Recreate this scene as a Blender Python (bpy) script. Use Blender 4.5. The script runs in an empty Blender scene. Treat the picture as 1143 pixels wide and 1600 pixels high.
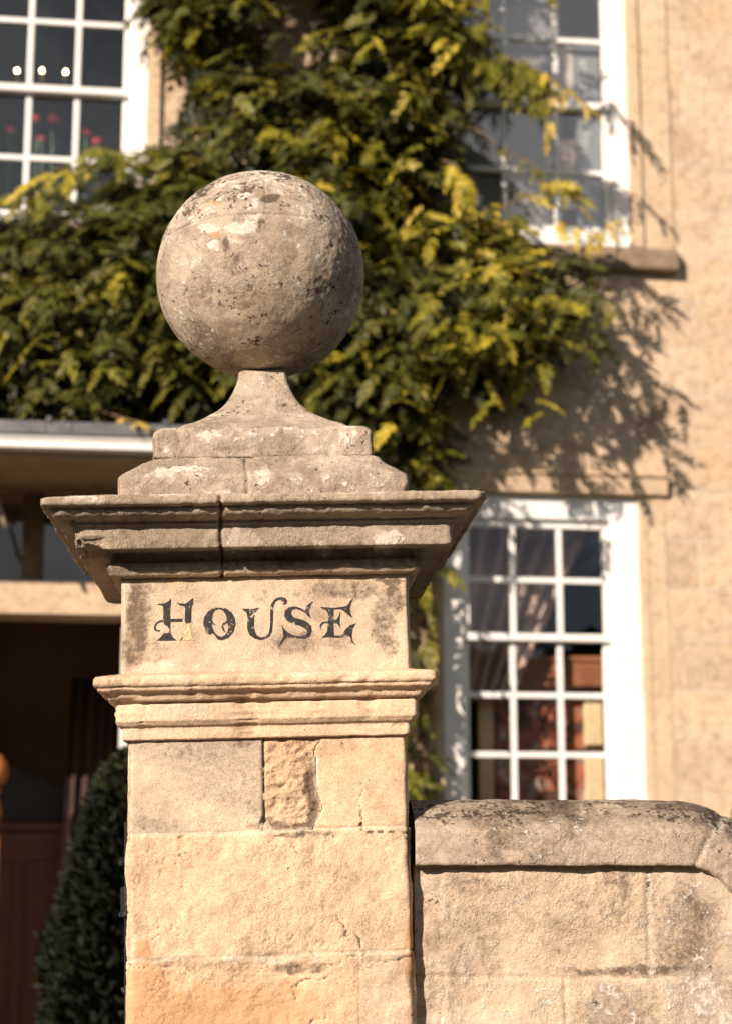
import bpy, bmesh, math, random
import numpy as np
from mathutils import Matrix, Vector
R = math.radians
random.seed(7); rng = np.random.default_rng(7)
SC = bpy.context.scene; COL = SC.collection

# ---------------------------------------------------------------- camera, sky, sun, exposure
EYE = 1.5
PITCH = R(11.3)
cam_d = bpy.data.cameras.new('camera'); cam = bpy.data.objects.new('camera', cam_d); COL.objects.link(cam)
SC.camera = cam
cam.location = (0, 0, EYE); cam.rotation_euler = (R(90) + PITCH, 0, 0)
cam_d.sensor_fit = 'VERTICAL'; cam_d.sensor_height = 36; cam_d.lens = 60.75
cam_d.clip_start = .05; cam_d.clip_end = 500
cam_d.dof.use_dof = True; cam_d.dof.focus_distance = 2.73; cam_d.dof.aperture_fstop = 4.6
cam_d.dof.aperture_blades = 0

SUN_AZ, SUN_EL = R(37), R(25)                  # sun behind the camera's left shoulder
w = bpy.data.worlds.new('World'); SC.world = w; w.use_nodes = True
nt = w.node_tree; bg = nt.nodes['Background']
sky = nt.nodes.new('ShaderNodeTexSky'); sky.sky_type = 'NISHITA'; sky.sun_disc = False
sky.sun_elevation = SUN_EL; sky.sun_rotation = R(180) + SUN_AZ
hs = nt.nodes.new('ShaderNodeHueSaturation'); hs.inputs['Saturation'].default_value = .55
nt.links.new(sky.outputs[0], hs.inputs['Color']); 
# bright cloud bank added behind the viewer to brighten the upper right panes' reflection
tc = nt.nodes.new('ShaderNodeTexCoord')
dt = nt.nodes.new('ShaderNodeVectorMath'); dt.operation = 'DOT_PRODUCT'; dt.inputs[1].default_value = Vector((.34, -.87, .36)).normalized(); nt.links.new(tc.outputs['Generated'], dt.inputs[0])
cn = nt.nodes.new('ShaderNodeTexNoise'); cn.inputs['Scale'].default_value = 5.; cn.inputs['Detail'].default_value = 6.; nt.links.new(tc.outputs['Generated'], cn.inputs['Vector'])
ca = nt.nodes.new('ShaderNodeMath'); ca.operation = 'MULTIPLY_ADD'; ca.inputs[1].default_value = .10; nt.links.new(cn.outputs[0], ca.inputs[0]); nt.links.new(dt.outputs['Value'], ca.inputs[2])
cm = nt.nodes.new('ShaderNodeMapRange'); cm.interpolation_type = 'SMOOTHSTEP'; cm.inputs['From Min'].default_value = 1.018; cm.inputs['From Max'].default_value = 1.045; nt.links.new(ca.outputs[0], cm.inputs['Value'])
cx_ = nt.nodes.new('ShaderNodeMix'); cx_.data_type = 'RGBA'; nt.links.new(cm.outputs[0], cx_.inputs[0]); nt.links.new(hs.outputs[0], cx_.inputs[6]); cx_.inputs[7].default_value = (21, 20.5, 21, 1)
d2 = nt.nodes.new('ShaderNodeVectorMath'); d2.operation = 'DOT_PRODUCT'; d2.inputs[1].default_value = Vector((.02, -.93, .36)).normalized(); nt.links.new(tc.outputs['Generated'], d2.inputs[0])  # second, dimmer cloud added to grey the upper left panes' reflection
c2 = nt.nodes.new('ShaderNodeMath'); c2.operation = 'MULTIPLY_ADD'; c2.inputs[1].default_value = .14; nt.links.new(cn.outputs[0], c2.inputs[0]); nt.links.new(d2.outputs['Value'], c2.inputs[2])
m2 = nt.nodes.new('ShaderNodeMapRange'); m2.interpolation_type = 'SMOOTHSTEP'; m2.inputs['From Min'].default_value = 1.03; m2.inputs['From Max'].default_value = 1.08; nt.links.new(c2.outputs[0], m2.inputs['Value'])
x2 = nt.nodes.new('ShaderNodeMix'); x2.data_type = 'RGBA'; nt.links.new(m2.outputs[0], x2.inputs[0]); nt.links.new(cx_.outputs[2], x2.inputs[6]); x2.inputs[7].default_value = (10, 10.5, 11, 1)
nt.links.new(x2.outputs[2], bg.inputs[0]); bg.inputs[1].default_value = .05; sky.air_density = .7; sky.dust_density = .4
sd = bpy.data.lights.new('sun', 'SUN'); sun = bpy.data.objects.new('sun', sd); COL.objects.link(sun)
sd.energy = 5.; sd.angle = R(.55); sd.color = (1, .84, .70)
sv = Vector((math.sin(SUN_AZ)*math.cos(SUN_EL), math.cos(SUN_AZ)*math.cos(SUN_EL), -math.sin(SUN_EL)))
sun.rotation_euler = sv.to_track_quat('-Z', 'Y').to_euler()
SC.view_settings.view_transform = 'Standard'; SC.view_settings.look = 'None'
SC.view_settings.exposure = .68; SC.view_settings.gamma = 1
SC.cycles.max_bounces = 6; SC.cycles.transparent_max_bounces = 12; SC.cycles.caustics_reflective = False; SC.cycles.caustics_refractive = False

# ---------------------------------------------------------------- numeric helpers
def _h(ix, iy, iz, s):
    n = (ix*374761393 + iy*668265263 + iz*2147483647 + s*1274126177) & 0xffffffff
    n = ((n ^ (n >> 13))*1274126177) & 0xffffffff
    n = ((n ^ (n >> 16))*2246822519) & 0xffffffff
    return ((n ^ (n >> 15)) & 0xffff)/32767.5 - 1
def vn(P, s=0):
    P = np.asarray(P, float); i = np.floor(P).astype(np.int64); f = P - i; u = f*f*f*(f*(f*6-15)+10)
    r = 0
    for a in (0, 1):
        wx = u[:, 0] if a else 1-u[:, 0]
        for b in (0, 1):
            wy = u[:, 1] if b else 1-u[:, 1]
            for c in (0, 1):
                wz = u[:, 2] if c else 1-u[:, 2]
                r = r + wx*wy*wz*_h(i[:, 0]+a, i[:, 1]+b, i[:, 2]+c, s)
    return r
def fbm(P, sc, o=3, s=0, g=.5):
    r = 0; a = 1; t = 0
    for k in range(o):
        r = r + a*vn(P*sc*(2.03**k)+17.3*k, s+k); t += a; a *= g
    return r/t
def ss(a, b, x):
    t = np.clip((x-a)/(b-a), 0, 1); return t*t*(3-2*t)
def inpoly(x, z, poly):
    r = np.zeros(len(x), bool); n = len(poly)
    for i in range(n):
        x0, z0 = poly[i]; x1, z1 = poly[(i+1) % n]
        if z0 == z1: continue
        c = ((z0 > z) != (z1 > z)) & (x < (x1-x0)*(z-z0)/(z1-z0)+x0); r ^= c
    return r

# ---------------------------------------------------------------- object helpers
def mesh_obj(name, V, F, mat, parent=None, attrs=None, smooth=False):
    me = bpy.data.meshes.new(name)
    V = np.asarray(V, float)
    if isinstance(F, np.ndarray):
        n, k = F.shape
        me.vertices.add(len(V)); me.vertices.foreach_set('co', V.ravel())
        me.loops.add(n*k); me.loops.foreach_set('vertex_index', F.ravel().astype(np.int32))
        me.polygons.add(n); me.polygons.foreach_set('loop_start', np.arange(0, n*k, k, dtype=np.int32))
        me.update(calc_edges=True)
    else:
        me.from_pydata([tuple(v) for v in V], [], F)
    if attrs:
        for k, a in attrs.items():
            at = me.attributes.new(k, 'FLOAT', 'POINT'); at.data.foreach_set('value', np.asarray(a, np.float32))
    if smooth: me.polygons.foreach_set('use_smooth', [True]*len(me.polygons))
    me.validate(); me.update()
    if mat: me.materials.append(mat)
    o = bpy.data.objects.new(name, me); COL.objects.link(o); o.parent = parent
    return o
def tag(o, label=None, cat=None, group=None, kind=None):
    if label: o['label'] = label
    if cat: o['category'] = cat
    if group: o['group'] = group
    if kind: o['kind'] = kind
    return o
def empty(name, M, label, cat, group=None):
    o = bpy.data.objects.new(name, None); COL.objects.link(o); o.matrix_world = M; o.empty_display_size = .1
    return tag(o, label, cat, group)
class MB:
    def __init__(s): s.V = []; s.F = []
    def box(s, x0, x1, y0, y1, z0, z1):
        b = len(s.V)
        s.V += [(x, y, z) for z in (z0, z1) for y in (y0, y1) for x in (x0, x1)]
        s.F += [tuple(b+i for i in f) for f in ((0,2,3,1),(4,5,7,6),(0,1,5,4),(2,6,7,3),(0,4,6,2),(1,3,7,5))]
        return s
    def prism(s, pts, y0, y1):                # polygon in x,z extruded in y
        b = len(s.V); n = len(pts)
        s.V += [(x, y0, z) for x, z in pts] + [(x, y1, z) for x, z in pts]
        s.F += [tuple(range(b, b+n)), tuple(range(b+2*n-1, b+n-1, -1))]
        s.F += [(b+i, b+n+i, b+n+(i+1) % n, b+(i+1) % n) for i in range(n)]
        return s
    def xprism(s, pts, x0, x1):               # polygon in y,z extruded in x
        b = len(s.V); n = len(pts)
        s.V += [(x0, y, z) for y, z in pts] + [(x1, y, z) for y, z in pts]
        s.F += [tuple(range(b, b+n)), tuple(range(b+2*n-1, b+n-1, -1))]
        s.F += [(b+i, b+n+i, b+n+(i+1) % n, b+(i+1) % n) for i in range(n)]
        return s
    def quad(s, *p):
        b = len(s.V); s.V += list(p); s.F.append(tuple(range(b, b+len(p)))); return s
    def tube(s, pts, rad, n=8):
        pts = [Vector(p) for p in pts]; b = len(s.V); m = len(pts)
        if not isinstance(rad, (list, tuple)): rad = [rad]*m
        up = Vector((.13, .27, .95))
        for i, p in enumerate(pts):
            t = (pts[min(i+1, m-1)]-pts[max(i-1, 0)]).normalized()
            a = t.cross(up)
            if a.length < .1: a = t.cross(Vector((1, 0, 0)))
            a.normalize(); c = t.cross(a)
            for k in range(n):
                q = 2*math.pi*k/n; s.V.append(tuple(p+(a*math.cos(q)+c*math.sin(q))*rad[i]))
        for i in range(m-1):
            for k in range(n):
                s.F.append((b+i*n+k, b+i*n+(k+1) % n, b+(i+1)*n+(k+1) % n, b+(i+1)*n+k))
        s.F.append(tuple(b+k for k in range(n-1, -1, -1))); s.F.append(tuple(b+(m-1)*n+k for k in range(n)))
        return s
    def lathe(s, c, prof, n=16):
        b = len(s.V); m = len(prof)
        for r, z in prof:
            for k in range(n):
                q = 2*math.pi*k/n; s.V.append((c[0]+r*math.cos(q), c[1]+r*math.sin(q), c[2]+z))
        for i in range(m-1):
            for k in range(n):
                s.F.append((b+i*n+k, b+i*n+(k+1) % n, b+(i+1)*n+(k+1) % n, b+(i+1)*n+k))
        s.F.append(tuple(b+k for k in range(n-1, -1, -1))); s.F.append(tuple(b+(m-1)*n+k for k in range(n)))
        return s
    def build(s, name, mat, parent=None, off=(0, 0, 0), bevel=0, smooth=False):
        V = [(v[0]+off[0], v[1]+off[1], v[2]+off[2]) for v in s.V]
        o = mesh_obj(name, V, s.F, mat, parent)
        bm = bmesh.new(); bm.from_mesh(o.data); bmesh.ops.recalc_face_normals(bm, faces=bm.faces)
        bm.to_mesh(o.data); bm.free()
        if smooth: o.data.polygons.foreach_set('use_smooth', [True]*len(o.data.polygons))
        if bevel:
            m = o.modifiers.new('bevel', 'BEVEL'); m.width = bevel; m.segments = 2; m.limit_method = 'ANGLE'
        return o

# ---------------------------------------------------------------- materials
class NT:
    def __init__(s, name):
        s.m = bpy.data.materials.new(name); s.m.use_nodes = True; s.t = s.m.node_tree; s.t.nodes.clear()
    def n(s, typ, props=None, **inp):
        nd = s.t.nodes.new('ShaderNode'+typ)
        for k, v in (props or {}).items(): setattr(nd, k, v)
        for k, v in inp.items():
            key = int(k[1:]) if k[0] == 'i' and k[1:].isdigit() else k.replace('_', ' ')
            s.set(nd, key, v)
        return nd
    def set(s, nd, key, v):
        p = nd.inputs[key]
        if isinstance(v, bpy.types.NodeSocket): s.t.links.new(v, p)
        elif isinstance(v, bpy.types.Node): s.t.links.new(v.outputs[0], p)
        elif isinstance(v, tuple) and len(v) == 3 and p.type == 'RGBA': p.default_value = (*v, 1)
        else: p.default_value = v
    def math(s, op, a, b=0., clamp=False):
        return s.n('Math', {'operation': op, 'use_clamp': clamp}, i0=a, i1=b).outputs[0]
    def mix(s, f, a, b, blend='MIX'):
        nd = s.n('Mix', {'data_type': 'RGBA', 'blend_type': blend}); s.set(nd, 0, f); s.set(nd, 6, a); s.set(nd, 7, b); return nd.outputs[2]
    def noise(s, vec, scale, detail=4., rough=.55, dist=0.):
        return s.n('TexNoise', None, Vector=vec, Scale=scale, Detail=float(detail), Roughness=rough, Distortion=dist).outputs[0]
    def ramp(s, f, stops, interp='LINEAR'):
        nd = s.n('ValToRGB'); s.set(nd, 0, f); cr = nd.color_ramp; cr.interpolation = interp
        while len(cr.elements) < len(stops): cr.elements.new(.5)
        for e, (p, c) in zip(cr.elements, stops):
            e.position = p; e.color = (*c, 1) if len(c) == 3 else c
        return nd.outputs[0]
    def step(s, x, lo, hi):
        return s.n('MapRange', {'clamp': True}, Value=x, From_Min=lo, From_Max=hi).outputs[0]
    def attr(s, name): return s.n('Attribute', {'attribute_name': name}).outputs['Fac']
    def pos(s): return s.n('TexCoord').outputs['Object']
    def out(s, sh, disp=None):
        o = s.n('OutputMaterial'); s.set(o, 0, sh); return s.m
    def bump(s, h, strength, dist, normal=None):
        nd = s.n('Bump', None, Strength=strength, Distance=dist, Height=h)
        if normal is not None: s.set(nd, 'Normal', normal)
        return nd.outputs[0]
    def bsdf(s, col, rough=.8, normal=None, **kw):
        b = s.n('BsdfPrincipled'); s.set(b, 'Base Color', col); s.set(b, 'Roughness', rough)
        if normal is not None: s.set(b, 'Normal', normal)
        for k, v in kw.items(): s.set(b, k.replace('_', ' '), v)
        return b.outputs[0]

def plain(name, col, rough=.6, var=.12, scale=8., metal=0., bump=.0, emit=None):
    t = NT(name); p = t.pos(); n = t.noise(p, scale, 6)
    c = t.mix(t.step(n, .3, .7), tuple(x*(1-var) for x in col), tuple(min(1, x*(1+var)) for x in col))
    kw = {'Metallic': metal}
    if emit: kw['Emission_Color'] = (*emit[0], 1); kw['Emission_Strength'] = emit[1]
    nm = t.bump(t.noise(p, scale*6, 5), 1., bump) if bump else None
    return t.out(t.bsdf(c, rough, nm, **kw))

def stone_material(name='weathered_stone'):
    t = NT(name); p = t.pos()
    tone, dark, pale, ochre, spk, bmp = [t.attr(a) for a in ('tone', 'dark', 'pale', 'ochre', 'speck', 'relief')]
    n1 = t.noise(p, 7., 5, .6); n2 = t.noise(p, 38., 9, .68); n3 = t.noise(p, 420., 2, .5); n4 = t.noise(p, 110., 6, .7)
    n5 = t.noise(p, 19., 7, .7, .6)
    base = t.ramp(tone, [(0, (.215, .170, .128)), (.3, (.365, .298, .228)), (.55, (.54, .425, .31)), (.8, (.62, .455, .31)), (1, (.62, .415, .255))])
    v = t.math('ADD', t.math('MULTIPLY', n1, .55), t.math('MULTIPLY', n2, .55))
    base = t.mix(1., base, t.ramp(v, [(.36, (.60, .57, .54)), (.54, (1, 1, 1)), (.72, (1.28, 1.27, 1.25))]), 'MULTIPLY')
    base = t.mix(1., base, t.ramp(n3, [(.3, (.72, .69, .66)), (.5, (1, 1, 1)), (.7, (1.16, 1.16, 1.16))]), 'MULTIPLY')
    # rusty / ochre staining
    om = t.step(t.math('ADD', ochre, t.math('MULTIPLY', t.math('SUBTRACT', n5, .5), 1.5)), .35, .75)
    base = t.mix(t.math('MULTIPLY', om, .52), base, (.50, .25, .085))
    # grey-brown grime, plus shade painted on the ball and cornice
    dm = t.step(t.math('ADD', dark, t.math('MULTIPLY', t.math('SUBTRACT', t.math('ADD', t.math('MULTIPLY', n2, .55), t.math('MULTIPLY', n4, .45)), .5), 3.0)), .26, .80)
    base = t.mix(t.math('MULTIPLY', dm, .84), base, (.085, .058, .04))
    # whitish crust lichen, plus the ball's painted sunlit edge
    pm = t.step(t.math('ADD', pale, t.math('ADD', t.math('MULTIPLY', t.math('SUBTRACT', n2, .5), 1.7), t.math('MULTIPLY', t.math('SUBTRACT', n4, .5), 1.9))), .48, .72)
    base = t.mix(t.math('MULTIPLY', pm, .72), base, t.mix(t.step(n4, .35, .65), (.42, .37, .30), (.80, .75, .66)))
    p2 = t.step(t.math('ADD', pale, t.math('MULTIPLY', t.math('SUBTRACT', n5, .5), 2.0)), .30, .44)
    base = t.mix(t.math('MULTIPLY', p2, .30), base, (.66, .56, .43))
    # black spot lichen
    sm = t.step(t.math('ADD', t.math('MULTIPLY', t.math('MULTIPLY', spk, t.math('ADD', .55, t.step(n1, .42, .6))), .125), t.math('ADD', t.math('MULTIPLY', t.noise(p, 115., 3, .6, .5), .6), t.math('MULTIPLY', t.noise(p, 34., 3, .6), .4))), .655, .685)
    base = t.mix(t.math('MULTIPLY', sm, .85), base, (.04, .028, .022))
    h = t.math('ADD', t.math('MULTIPLY', n2, .9), t.math('ADD', t.math('MULTIPLY', n4, .45), t.math('MULTIPLY', n3, .22)))
    h = t.math('ADD', h, t.math('MULTIPLY', pm, .12))
    h = t.math('MULTIPLY', h, t.math('ADD', .35, t.math('MULTIPLY', 1.1, t.step(t.noise(p, 6., 3), .38, .62))))
    nm = t.bump(t.math('MULTIPLY', h, bmp), 1., .0052)
    return t.out(t.bsdf(base, .93, nm, Specular_IOR_Level=.18))

def ashlar_material():
    t = NT('ashlar_wall'); p = t.pos(); sx = t.n('SeparateXYZ', None, i0=p)
    wob = t.noise(p, 3., 3)
    v = t.n('CombineXYZ', None, X=t.math('ADD', sx.outputs[0], t.math('MULTIPLY', wob, .02)), Y=t.math('ADD', sx.outputs[2], t.math('MULTIPLY', wob, .016)))
    br = t.n('TexBrick', {'offset': .43, 'squash': .8, 'squash_frequency': 3}, Vector=v, Color1=(0., 0., 0.), Color2=(1., 1., 1.), Mortar=(.5, .5, .5), Scale=1., Mortar_Size=.0075, Mortar_Smooth=.3, Bias=0., Brick_Width=.66, Row_Height=.315)
    per = br.outputs[0]; mor = br.outputs['Fac']
    n1 = t.noise(p, 2.2, 6, .6); n2 = t.noise(p, 14., 8, .7); n3 = t.noise(p, 60., 4, .6)
    c = t.mix(per, (.50, .375, .265), (.60, .46, .33))
    c = t.mix(1., c, t.ramp(n1, [(.3, (.78, .74, .70)), (.5, (1, 1, 1)), (.7, (1.12, 1.05, .93))]), 'MULTIPLY')
    c = t.mix(1., c, t.ramp(n2, [(.34, (.72, .67, .62)), (.5, (1, 1, 1)), (.66, (1.18, 1.18, 1.18))]), 'MULTIPLY')
    c = t.mix(t.math('MULTIPLY', t.math('MULTIPLY', t.step(n2, .56, .68), t.step(n1, .50, .62)), .45), c, (.30, .15, .07))
    c = t.mix(t.math('MULTIPLY', mor, .48), c, (.66, .58, .49))
    h = t.math('SUBTRACT', t.math('ADD', t.math('MULTIPLY', n2, 1.), t.math('MULTIPLY', n3, .15)), t.math('MULTIPLY', mor, .35))
    return t.out(t.bsdf(c, .92, t.bump(h, 1., .014), Specular_IOR_Level=.2))

def trim_material():
    t = NT('dressed_stone'); p = t.pos(); n1 = t.noise(p, 3., 5); n2 = t.noise(p, 18., 7, .65)
    c = t.mix(t.step(n1, .3, .7), (.50, .375, .255), (.60, .46, .32))
    c = t.mix(1., c, t.ramp(n2, [(.3, (.72, .68, .64)), (.5, (1, 1, 1)), (.75, (1.1, 1.1, 1.08))]), 'MULTIPLY')
    c = t.mix(t.math('MULTIPLY', t.step(n2, .61, .68), .5), c, (.25, .12, .05))
    return t.out(t.bsdf(c, .9, t.bump(n2, .8, .008), Specular_IOR_Level=.2))

def leaf_material(name='wisteria_leaf'):
    t = NT(name); a = t.attr('tint')
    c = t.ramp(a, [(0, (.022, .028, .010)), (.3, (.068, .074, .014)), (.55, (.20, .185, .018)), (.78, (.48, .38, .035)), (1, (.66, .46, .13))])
    n = t.noise(t.pos(), 30., 3); c = t.mix(1., c, t.ramp(n, [(.3, (.75, .75, .75)), (.7, (1.2, 1.2, 1.2))]), 'MULTIPLY')
    d = t.bsdf(c, .48, None, Specular_IOR_Level=.4)
    tr = t.n('BsdfTranslucent', None, Color=t.mix(1., c, (1.25, 1.15, .5), 'MULTIPLY'))
    ms = t.n('MixShader', None, i0=.24); t.set(ms, 1, d); t.set(ms, 2, tr)
    return t.out(ms.outputs[0])

def glass_material(name='window_glass', wav=.004):
    t = NT(name); p = t.pos()
    nm = t.bump(t.noise(p, 2.4, 2), 1., wav)
    fc = t.n('LayerWeight', None, Blend=.5, Normal=nm).outputs['Facing']; fr = t.math('ADD', .072, t.math('MULTIPLY', .8, t.math('POWER', fc, 4.)))
    gl = t.n('BsdfGlossy', None, Color=(1., 1., 1.), Roughness=.02, Normal=nm)
    tr = t.n('BsdfTransparent', None, Color=(.93, .95, .94))
    ms = t.n('MixShader'); t.set(ms, 0, t.math('MULTIPLY', fr, 1.0, True)); t.set(ms, 1, tr); t.set(ms, 2, gl)
    return t.out(ms.outputs[0])

def paint_letter_material(name, col, worn):
    t = NT(name); p = t.pos()
    n = t.noise(p, 55., 8, .72); n2 = t.noise(p, 260., 3, .6)
    c = t.mix(t.step(n, .42, .7), col, tuple(min(1, x*2.2+.022) for x in col))
    b = t.bsdf(c, .75, t.bump(n2, .6, .001))
    hole = t.step(t.math('ADD', t.math('MULTIPLY', n, .6), t.math('MULTIPLY', n2, .45)), worn, worn+.05)
    ms = t.n('MixShader'); t.set(ms, 0, hole); t.set(ms, 1, b); t.set(ms, 2, t.n('BsdfTransparent'))
    return t.out(ms.outputs[0])

STONE = stone_material(); ASHLAR = ashlar_material(); TRIM = trim_material(); LEAF = leaf_material(); GLASS = glass_material()
WHITE = plain('white_gloss_paint', (.78, .77, .74), .38, .06, 9., bump=.0008)
BARK = plain('vine_bark', (.17, .11, .065), .9, .4, 14., bump=.006)
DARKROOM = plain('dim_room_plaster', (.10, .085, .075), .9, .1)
LETTER = paint_letter_material('black_letter_paint', (.012, .010, .010), .572)
FADED = paint_letter_material('faded_ochre_paint', (.54, .36, .20), .53)

# ---------------------------------------------------------------- ground and paths
t = NT('lawn'); p = t.pos(); n = t.noise(p, 2., 8, .7); n2 = t.noise(p, 60., 5)
LAWN = t.out(t.bsdf(t.mix(n, t.mix(n2, (.03, .05, .015), (.07, .09, .03)), (.09, .10, .03)), .9, t.bump(n2, 1., .03)))
t = NT('gravel'); p = t.pos(); vo = t.n('TexVoronoi', None, Vector=p, Scale=45.)
GRAVEL = t.out(t.bsdf(t.mix(t.noise(p, 30., 5), (.10, .075, .05), (.22, .17, .12)), .9, t.bump(vo.outputs[0], 1., .02)))
t = NT('pavement_stone'); p = t.pos(); br = t.n('TexBrick', None, Vector=p, Color1=(.12, .10, .08), Color2=(.17, .145, .115), Mortar=(.1, .08, .06), Scale=1., Mortar_Size=.01, Brick_Width=.8, Row_Height=.5)
PAVE = t.out(t.bsdf(t.mix(1., br.outputs[0], t.ramp(t.noise(p, 20., 8), [(.3, (.7, .7, .7)), (.7, (1.2, 1.2, 1.2))]), 'MULTIPLY'), .85))
tag(MB().quad((-150, -150, 0), (150, -150, 0), (150, 150, 0), (-150, 150, 0)).build('ground', LAWN), kind='structure')
tag(MB().box(-60, 60, -2.2, 2.72, -.1, .05).build('pavement', PAVE), kind='structure')
tag(MB().quad((-60, -9, .006), (60, -9, .006), (60, -2.2, .006), (-60, -2.2, .006)).build('road', plain('asphalt', (.05, .05, .05), .9, .2, 40., bump=.004)), kind='structure')
tag(MB().quad((-4.5, 2.72, .008), (-.4, 2.72, .008), (-.4, 9.9, .008), (-4.5, 9.9, .008)).build('path', GRAVEL), kind='structure')

# ---------------------------------------------------------------- gate pier
YAW, TILT = R(3.2), R(-1.5)
PO = Matrix.Translation((-.14632, 2.75, 1.49952)); PROT = Matrix.Rotation(YAW, 4, 'Z')
PM = PO @ PROT @ Matrix.Rotation(TILT, 4, 'Y') @ Matrix.Translation((0, 0, -1.4995))   # origin at the foot
PZ = 1.4995                                    # mesh z = height above the eye + PZ
pier = empty('gate_pier', PM, 'tall weathered golden stone gate pier lettered HOUSE and topped by a stone ball', 'gate pier')
CX, CY = -.004, .231
pcam = np.array([0, 0, EYE]); F_ = np.array([0, math.cos(PITCH), math.sin(PITCH)]); U_ = np.array([0, -math.sin(PITCH), math.cos(PITCH)])
PR = np.array((PROT @ Matrix.Rotation(TILT, 4, 'Y')).to_3x3()); P0 = np.array((-.14632, 2.75, 1.49952))
def survey(px, py, y, O, Rm):
    """a point measured on the photograph, placed on the real plane y = const of a frame"""
    r = F_ + (px-571.5)/2700*np.array([1., 0, 0]) + (800-py)/2700*U_
    n = Rm[:, 1]; tt = ((O+Rm@np.array([0, y, 0])-pcam)@n)/(r@n)
    q = Rm.T@(pcam+r*tt-O); return q[0], q[2]
def onp(px, py, y=0.): return survey(px, py, y, P0, PR)

def soft_blobs(x, z, lst, dist=None):
    """soft blobs [(x,z,rx,rz,strength)]"""
    r = np.zeros(len(x)); Q = np.c_[x, x*0+.7, z]
    x = x+.010*fbm(Q, 28, 3, 501)+.004*fbm(Q, 120, 2, 503); z = z+.010*fbm(Q, 28, 3, 505)+.004*fbm(Q, 120, 2, 507)
    for (bx, bz, rx, rz, s) in lst:
        d = np.sqrt(((x-bx)/rx)**2+((z-bz)/rz)**2); r = np.maximum(r, s*(1-ss(.45, 1.3, d)))
    return r
def polyline_dist(x, z, pts):
    d = np.full(len(x), 9.)
    for (ax, az), (bx, bz) in zip(pts[:-1], pts[1:]):
        L = (bx-ax)**2+(bz-az)**2+1e-9; tt = np.clip(((x-ax)*(bx-ax)+(z-az)*(bz-az))/L, 0, 1)
        d = np.minimum(d, np.hypot(x-ax-tt*(bx-ax), z-az-tt*(bz-az)))
    return d

def resample(prof, step):
    out = []
    for (a, b) in zip(prof[:-1], prof[1:]):
        L = math.hypot(b[0]-a[0], b[1]-a[1]); n = max(1, int(round(L/step)))
        for i in range(n): out.append((a[0]+(b[0]-a[0])*i/n, a[1]+(b[1]-a[1])*i/n))
    out.append(prof[-1]); return np.array(out)

def loft(name, prof, dispf, attrf, step=.0025, side=60, rnd=1, p=70, mat=STONE):
    """square-plan moulding: prof is a list of (half width, z) from bottom to top"""
    pr = resample(prof, step)
    for _ in range(rnd):
        q = pr.copy(); q[1:-1] = (pr[:-2]+2*pr[1:-1]+pr[2:])/4; pr = q
    hwm = pr[:, 0].max(); nf = int(2*hwm/step)
    a = np.linspace(-1, 1, nf, endpoint=False); b = np.linspace(-1, 1, side, endpoint=False)
    S = np.concatenate([np.c_[a, -np.ones(nf)], np.c_[np.ones(side), b], np.c_[-b, np.ones(side)], np.c_[-np.ones(side), -b]])
    k = (np.abs(S[:, 0])**p+np.abs(S[:, 1])**p)**(-1/p); S2 = S*k[:, None]
    m = len(pr); n = len(S)
    X = CX+pr[:, None, 0]*S2[None, :, 0]; Y = CY+pr[:, None, 0]*S2[None, :, 1]; Z = np.repeat(pr[:, 1][:, None], n, 1)
    tg = np.gradient(pr, axis=0); L = np.hypot(tg[:, 0], tg[:, 1])+1e-9; nh, nz = tg[:, 1]/L, -tg[:, 0]/L
    sd = S2/np.linalg.norm(S2, axis=1)[:, None]; ax = np.where(np.abs(S) >= .999, S, 0); ax = ax/np.maximum(1e-9, np.linalg.norm(ax, axis=1))[:, None]
    P = np.c_[X.ravel(), Y.ravel(), Z.ravel()]
    N = np.c_[(nh[:, None]*ax[None, :, 0]).ravel(), (nh[:, None]*ax[None, :, 1]).ravel(), np.repeat(nz[:, None], n, 1).ravel()]
    edge = np.repeat(np.minimum(np.abs(S[:, 0]), np.abs(S[:, 1]))[None, :], m, 0).ravel()
    cur = np.zeros(m)
    for w_ in (3, 5):
        e = np.zeros(m); e[w_:-w_] = (nh[:-2*w_]*-nz[2*w_:]+nz[:-2*w_]*nh[2*w_:]) if m > 2*w_ else 0; cur = np.maximum(cur, np.abs(e))
    arr = np.repeat(np.clip(cur, 0, 1)[:, None], n, 1).ravel()
    D = dispf(P, edge, arr); P2 = P+N*D[:, None]; P2[:, 2] += PZ
    i = np.arange(m-1)[:, None]*n; j = np.arange(n)[None, :]; jn = (j+1) % n
    F = np.stack([i+j, i+jn, i+n+jn, i+n+j], -1).reshape(-1, 4)
    # caps (quads strips to centre are hidden): simple fans folded into quads
    V = np.vstack([P2, [[CX, CY, P2[0, 2]], [CX, CY, P2[-n, 2]]]])
    c0, c1 = len(P2), len(P2)+1
    jj = np.arange(0, n-1, 2); jb = (jj+2) % n
    F = np.vstack([F, np.c_[np.full(len(jj), c0), jb, jj+1, jj], np.c_[np.full(len(jj), c1), (m-1)*n+jj, (m-1)*n+jj+1, (m-1)*n+jb]])
    at = attrf(P); at = {k: np.concatenate([np.broadcast_to(np.asarray(v, float), (len(P),)), [0, 0]]) for k, v in at.items()}
    return mesh_obj(name, V, F, mat, pier, at, smooth=True)

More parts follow.
